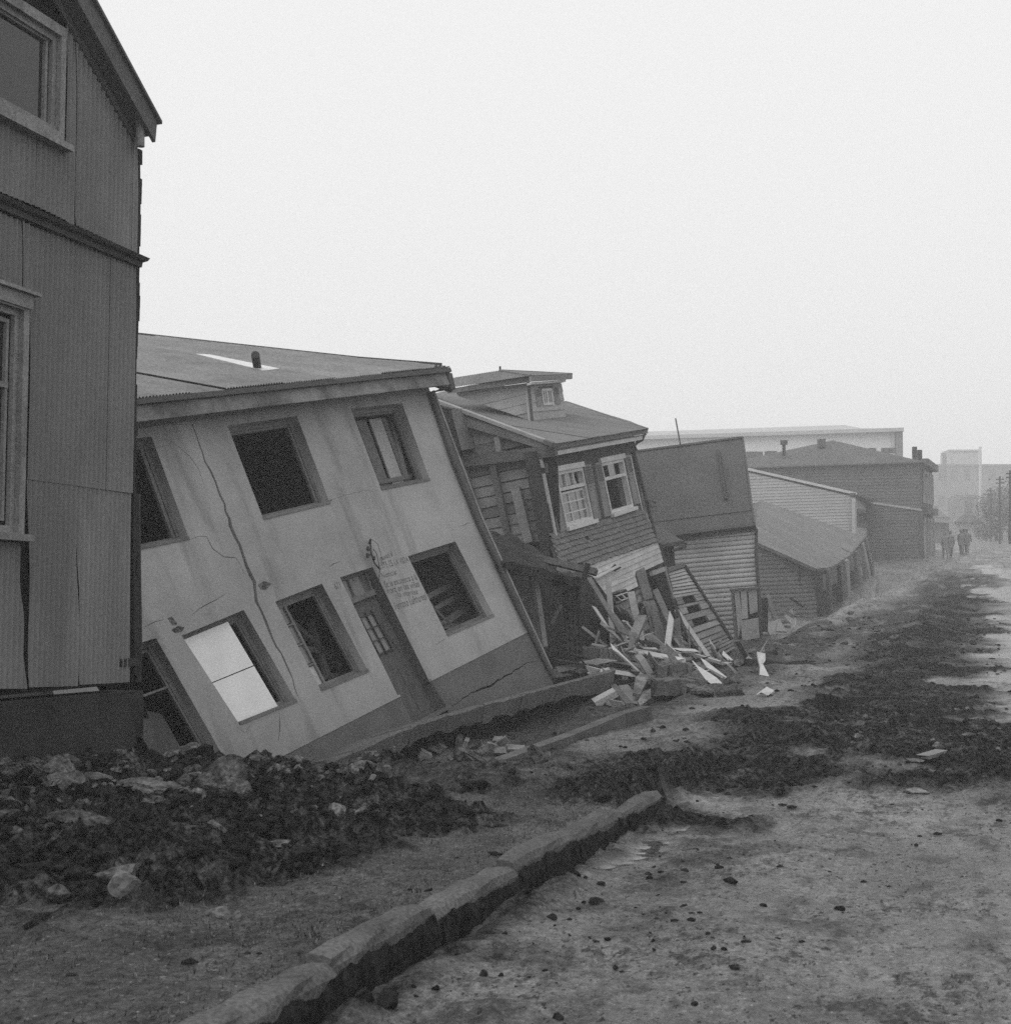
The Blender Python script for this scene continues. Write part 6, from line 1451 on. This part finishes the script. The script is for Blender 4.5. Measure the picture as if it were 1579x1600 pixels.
def tree(px, d, hgt, rad, lab, seed):
    b = at(px[0], px[1], d); o = thing('broadleaf_tree', lab, 'tree', b, 'trees at the far bend'); rk_ = random.Random(seed); mb = MB()
    mb.tube([b - ZZ * .5, b + ZZ * hgt * .4, b + ZZ * hgt * .75 + Vector((.2, 0, 0))], [.22, .15, .06], 7)
    tips = []
    for i in range(9):
        a = rk_.uniform(0, 6.28); z0 = hgt * rk_.uniform(.3, .65); tip = b + Vector((math.cos(a) * rad * .7, math.sin(a) * rad * .7, z0 + hgt * rk_.uniform(.1, .3))); mb.tube([b + ZZ * z0, tip], [.07, .02], 5); tips.append(tip)
    mb.build('trunk', 'bark', o); cr = MB(); cl_ = [b + Vector((rk_.uniform(-1, 1) * rad * .8, rk_.uniform(-1, 1) * rad * .8, hgt * rk_.uniform(.25, .95))) for _ in range(16)] + tips
    for _ in range(1300):
        c = rk_.choice(cl_); p = c + Vector((rk_.gauss(0, 1), rk_.gauss(0, 1), rk_.gauss(0, .8))) * rad * .22; u_ = Vector((rk_.gauss(0, 1), rk_.gauss(0, 1), rk_.gauss(0, 1))).normalized() * .16; v_ = u_.cross(Vector((rk_.gauss(0, 1), rk_.gauss(0, 1), rk_.gauss(0, 1)))).normalized() * .1
        cr.add([p - u_, p + v_, p + u_, p - v_], [(0, 1, 2, 3)])
    cr.build('crown', 'foliage', o)
tree((1556, 848), 150, 5.0, 1.9, 'hazy low tree nearest the far road', 1); tree((1577, 848), 150, 6.4, 2.6, 'larger hazy tree under the telegraph pole', 2); tree((1602, 850), 145, 7.5, 3.0, 'hazy tree at the right border', 3); tree((1540, 848), 165, 3.4, 1.6, 'small hazy bush like tree at the road bend', 4); tree((1564, 846), 175, 7.5, 2.6, 'hazy tree set back behind the others', 5)

def person(px, d, hgt, lab, coat, turn, stride, seed):
    r = ray(px[0], px[1]); p = C0 + r * d; p.z = gz(p.x, p.y)
    k = hgt / 1.75; me = bpy.data.meshes.new('person'); s_ = stride
    pts = [(0, 0, .95), (0, 0, 1.2), (0, .01, 1.42), (0, .02, 1.5), (0, .03, 1.62), (0, .03, 1.72),
           (-.1, 0, .9), (-.1, s_ * .5, .5), (-.1, s_ * .8 - .05, .08), (-.1, s_ * .8 + .1, .03), (.1, 0, .9), (.1, -s_ * .4, .5), (.1, -s_ - .02, .1), (.1, -s_ + .12, .03),
           (-.2, 0, 1.4), (-.25, -s_ * .4, 1.13), (-.26, -s_ * .4 + .12, .9), (-.26, -s_ * .4 + .16, .82), (.2, 0, 1.4), (.25, s_ * .4, 1.13), (.26, s_ * .4 + .12, .9), (.26, s_ * .4 + .16, .82)]
    ed = [(0, 1), (1, 2), (2, 3), (3, 4), (4, 5), (0, 6), (6, 7), (7, 8), (8, 9), (0, 10), (10, 11), (11, 12), (12, 13), (2, 14), (14, 15), (15, 16), (16, 17), (2, 18), (18, 19), (19, 20), (20, 21)]
    rad = [.17, .16, .15, .06, .1, .08, .12, .09, .055, .05, .12, .09, .055, .05, .08, .06, .05, .04, .08, .06, .05, .04]
    c, s2_ = math.cos(turn), math.sin(turn)
    me.from_pydata([((x * c - y * s2_) * k, (x * s2_ + y * c) * k, zz * k) for x, y, zz in pts], ed, []); me.update()
    o = bpy.data.objects.new('person', me); col.objects.link(o); o.location = p; ORG[o] = p
    md = o.modifiers.new('skin', 'SKIN')
    for i, q in enumerate(me.skin_vertices[0].data): q.radius = (rad[i] * k, rad[i] * k)
    me.skin_vertices[0].data[0].use_root = True
    ms = o.modifiers.new('sub', 'SUBSURF'); ms.levels = 1; ms.render_levels = 1
    dg = bpy.context.evaluated_depsgraph_get(); bpy.context.view_layer.update(); dg = bpy.context.evaluated_depsgraph_get()
    nm_ = bpy.data.meshes.new_from_object(o.evaluated_get(dg)); o.modifiers.clear(); o.data = nm_; nm_.materials.clear(); nm_.materials.append(M(coat))
    for q in nm_.polygons: q.use_smooth = True
    tag(o, lab, 'person', 'people on the far road')
    mb = MB(); n = 10; rings = []
    for zz, rr in ((1.48, .12), (1.4, .22), (1.15, .2), (.95, .2), (.62, .24)):
        rings.append([p + Vector((math.cos(i * 6.283 / n) * rr * k, math.sin(i * 6.283 / n) * rr * .75 * k, zz * k)) for i in range(n)])
    mb.add([q for r_ in rings for q in r_], [(i * n + j, i * n + (j + 1) % n, (i + 1) * n + (j + 1) % n, (i + 1) * n + j) for i in range(4) for j in range(n)]); co = mb.build('coat', coat, o); co.data.transform(Matrix.Translation(Vector())) 
    hm = MB(); hm.tube([p + ZZ * 1.66 * k, p + ZZ * 1.7 * k], .14 * k, 10); hm.tube([p + ZZ * 1.7 * k, p + ZZ * 1.8 * k], .1 * k, 10); hm.build('hat', 'coat_dark', o)
    return o
person((1476, 866), 92, 1.7, 'person in dark coat walking at the left of the far group', 'coat_dark', .3, .18, 1)
person((1484.5, 864), 93, 1.72, 'person in grey coat beside the leftmost walker', 'coat_grey', .3, -.16, 2)
person((1501, 855), 98, 1.7, 'person in dark clothes standing third along the far road', 'coat_dark', -.4, .12, 3)
person((1510, 855), 98, 1.75, 'person in dark coat at the right of the far group', 'coat_dark', -.2, .2, 4)
person((1505.5, 853), 101, 1.7, 'person in grey coat half hidden within the far right pair', 'coat_grey', 0, .1, 5)

# ------------------------------------------------------------------ haze
hz = MB(); lo_, hi_ = Vector((-420, -45, -14)), Vector((420, 520, 34))
hz.prism([(lo_.x, lo_.y, lo_.z), (lo_.x, hi_.y, lo_.z), (hi_.x, hi_.y, lo_.z), (hi_.x, lo_.y, lo_.z)], (0, 0, hi_.z - lo_.z))
hm = bpy.data.materials.new('haze'); hm.use_nodes = True; t = hm.node_tree
for n_ in list(t.nodes):
    if n_.type == 'BSDF_PRINCIPLED': t.nodes.remove(n_)
pvn = t.nodes.new('ShaderNodeVolumePrincipled'); pvn.inputs['Color'].default_value = (.97, .97, .97, 1); pvn.inputs['Density'].default_value = .0026; pvn.inputs['Anisotropy'].default_value = .2
t.links.new(pvn.outputs[0], [n_ for n_ in t.nodes if n_.type == 'OUTPUT_MATERIAL'][0].inputs['Volume'])
hob = hz.build('haze', hm); hob['kind'] = 'stuff'; hob['label'] = 'pale mist lying over the street'
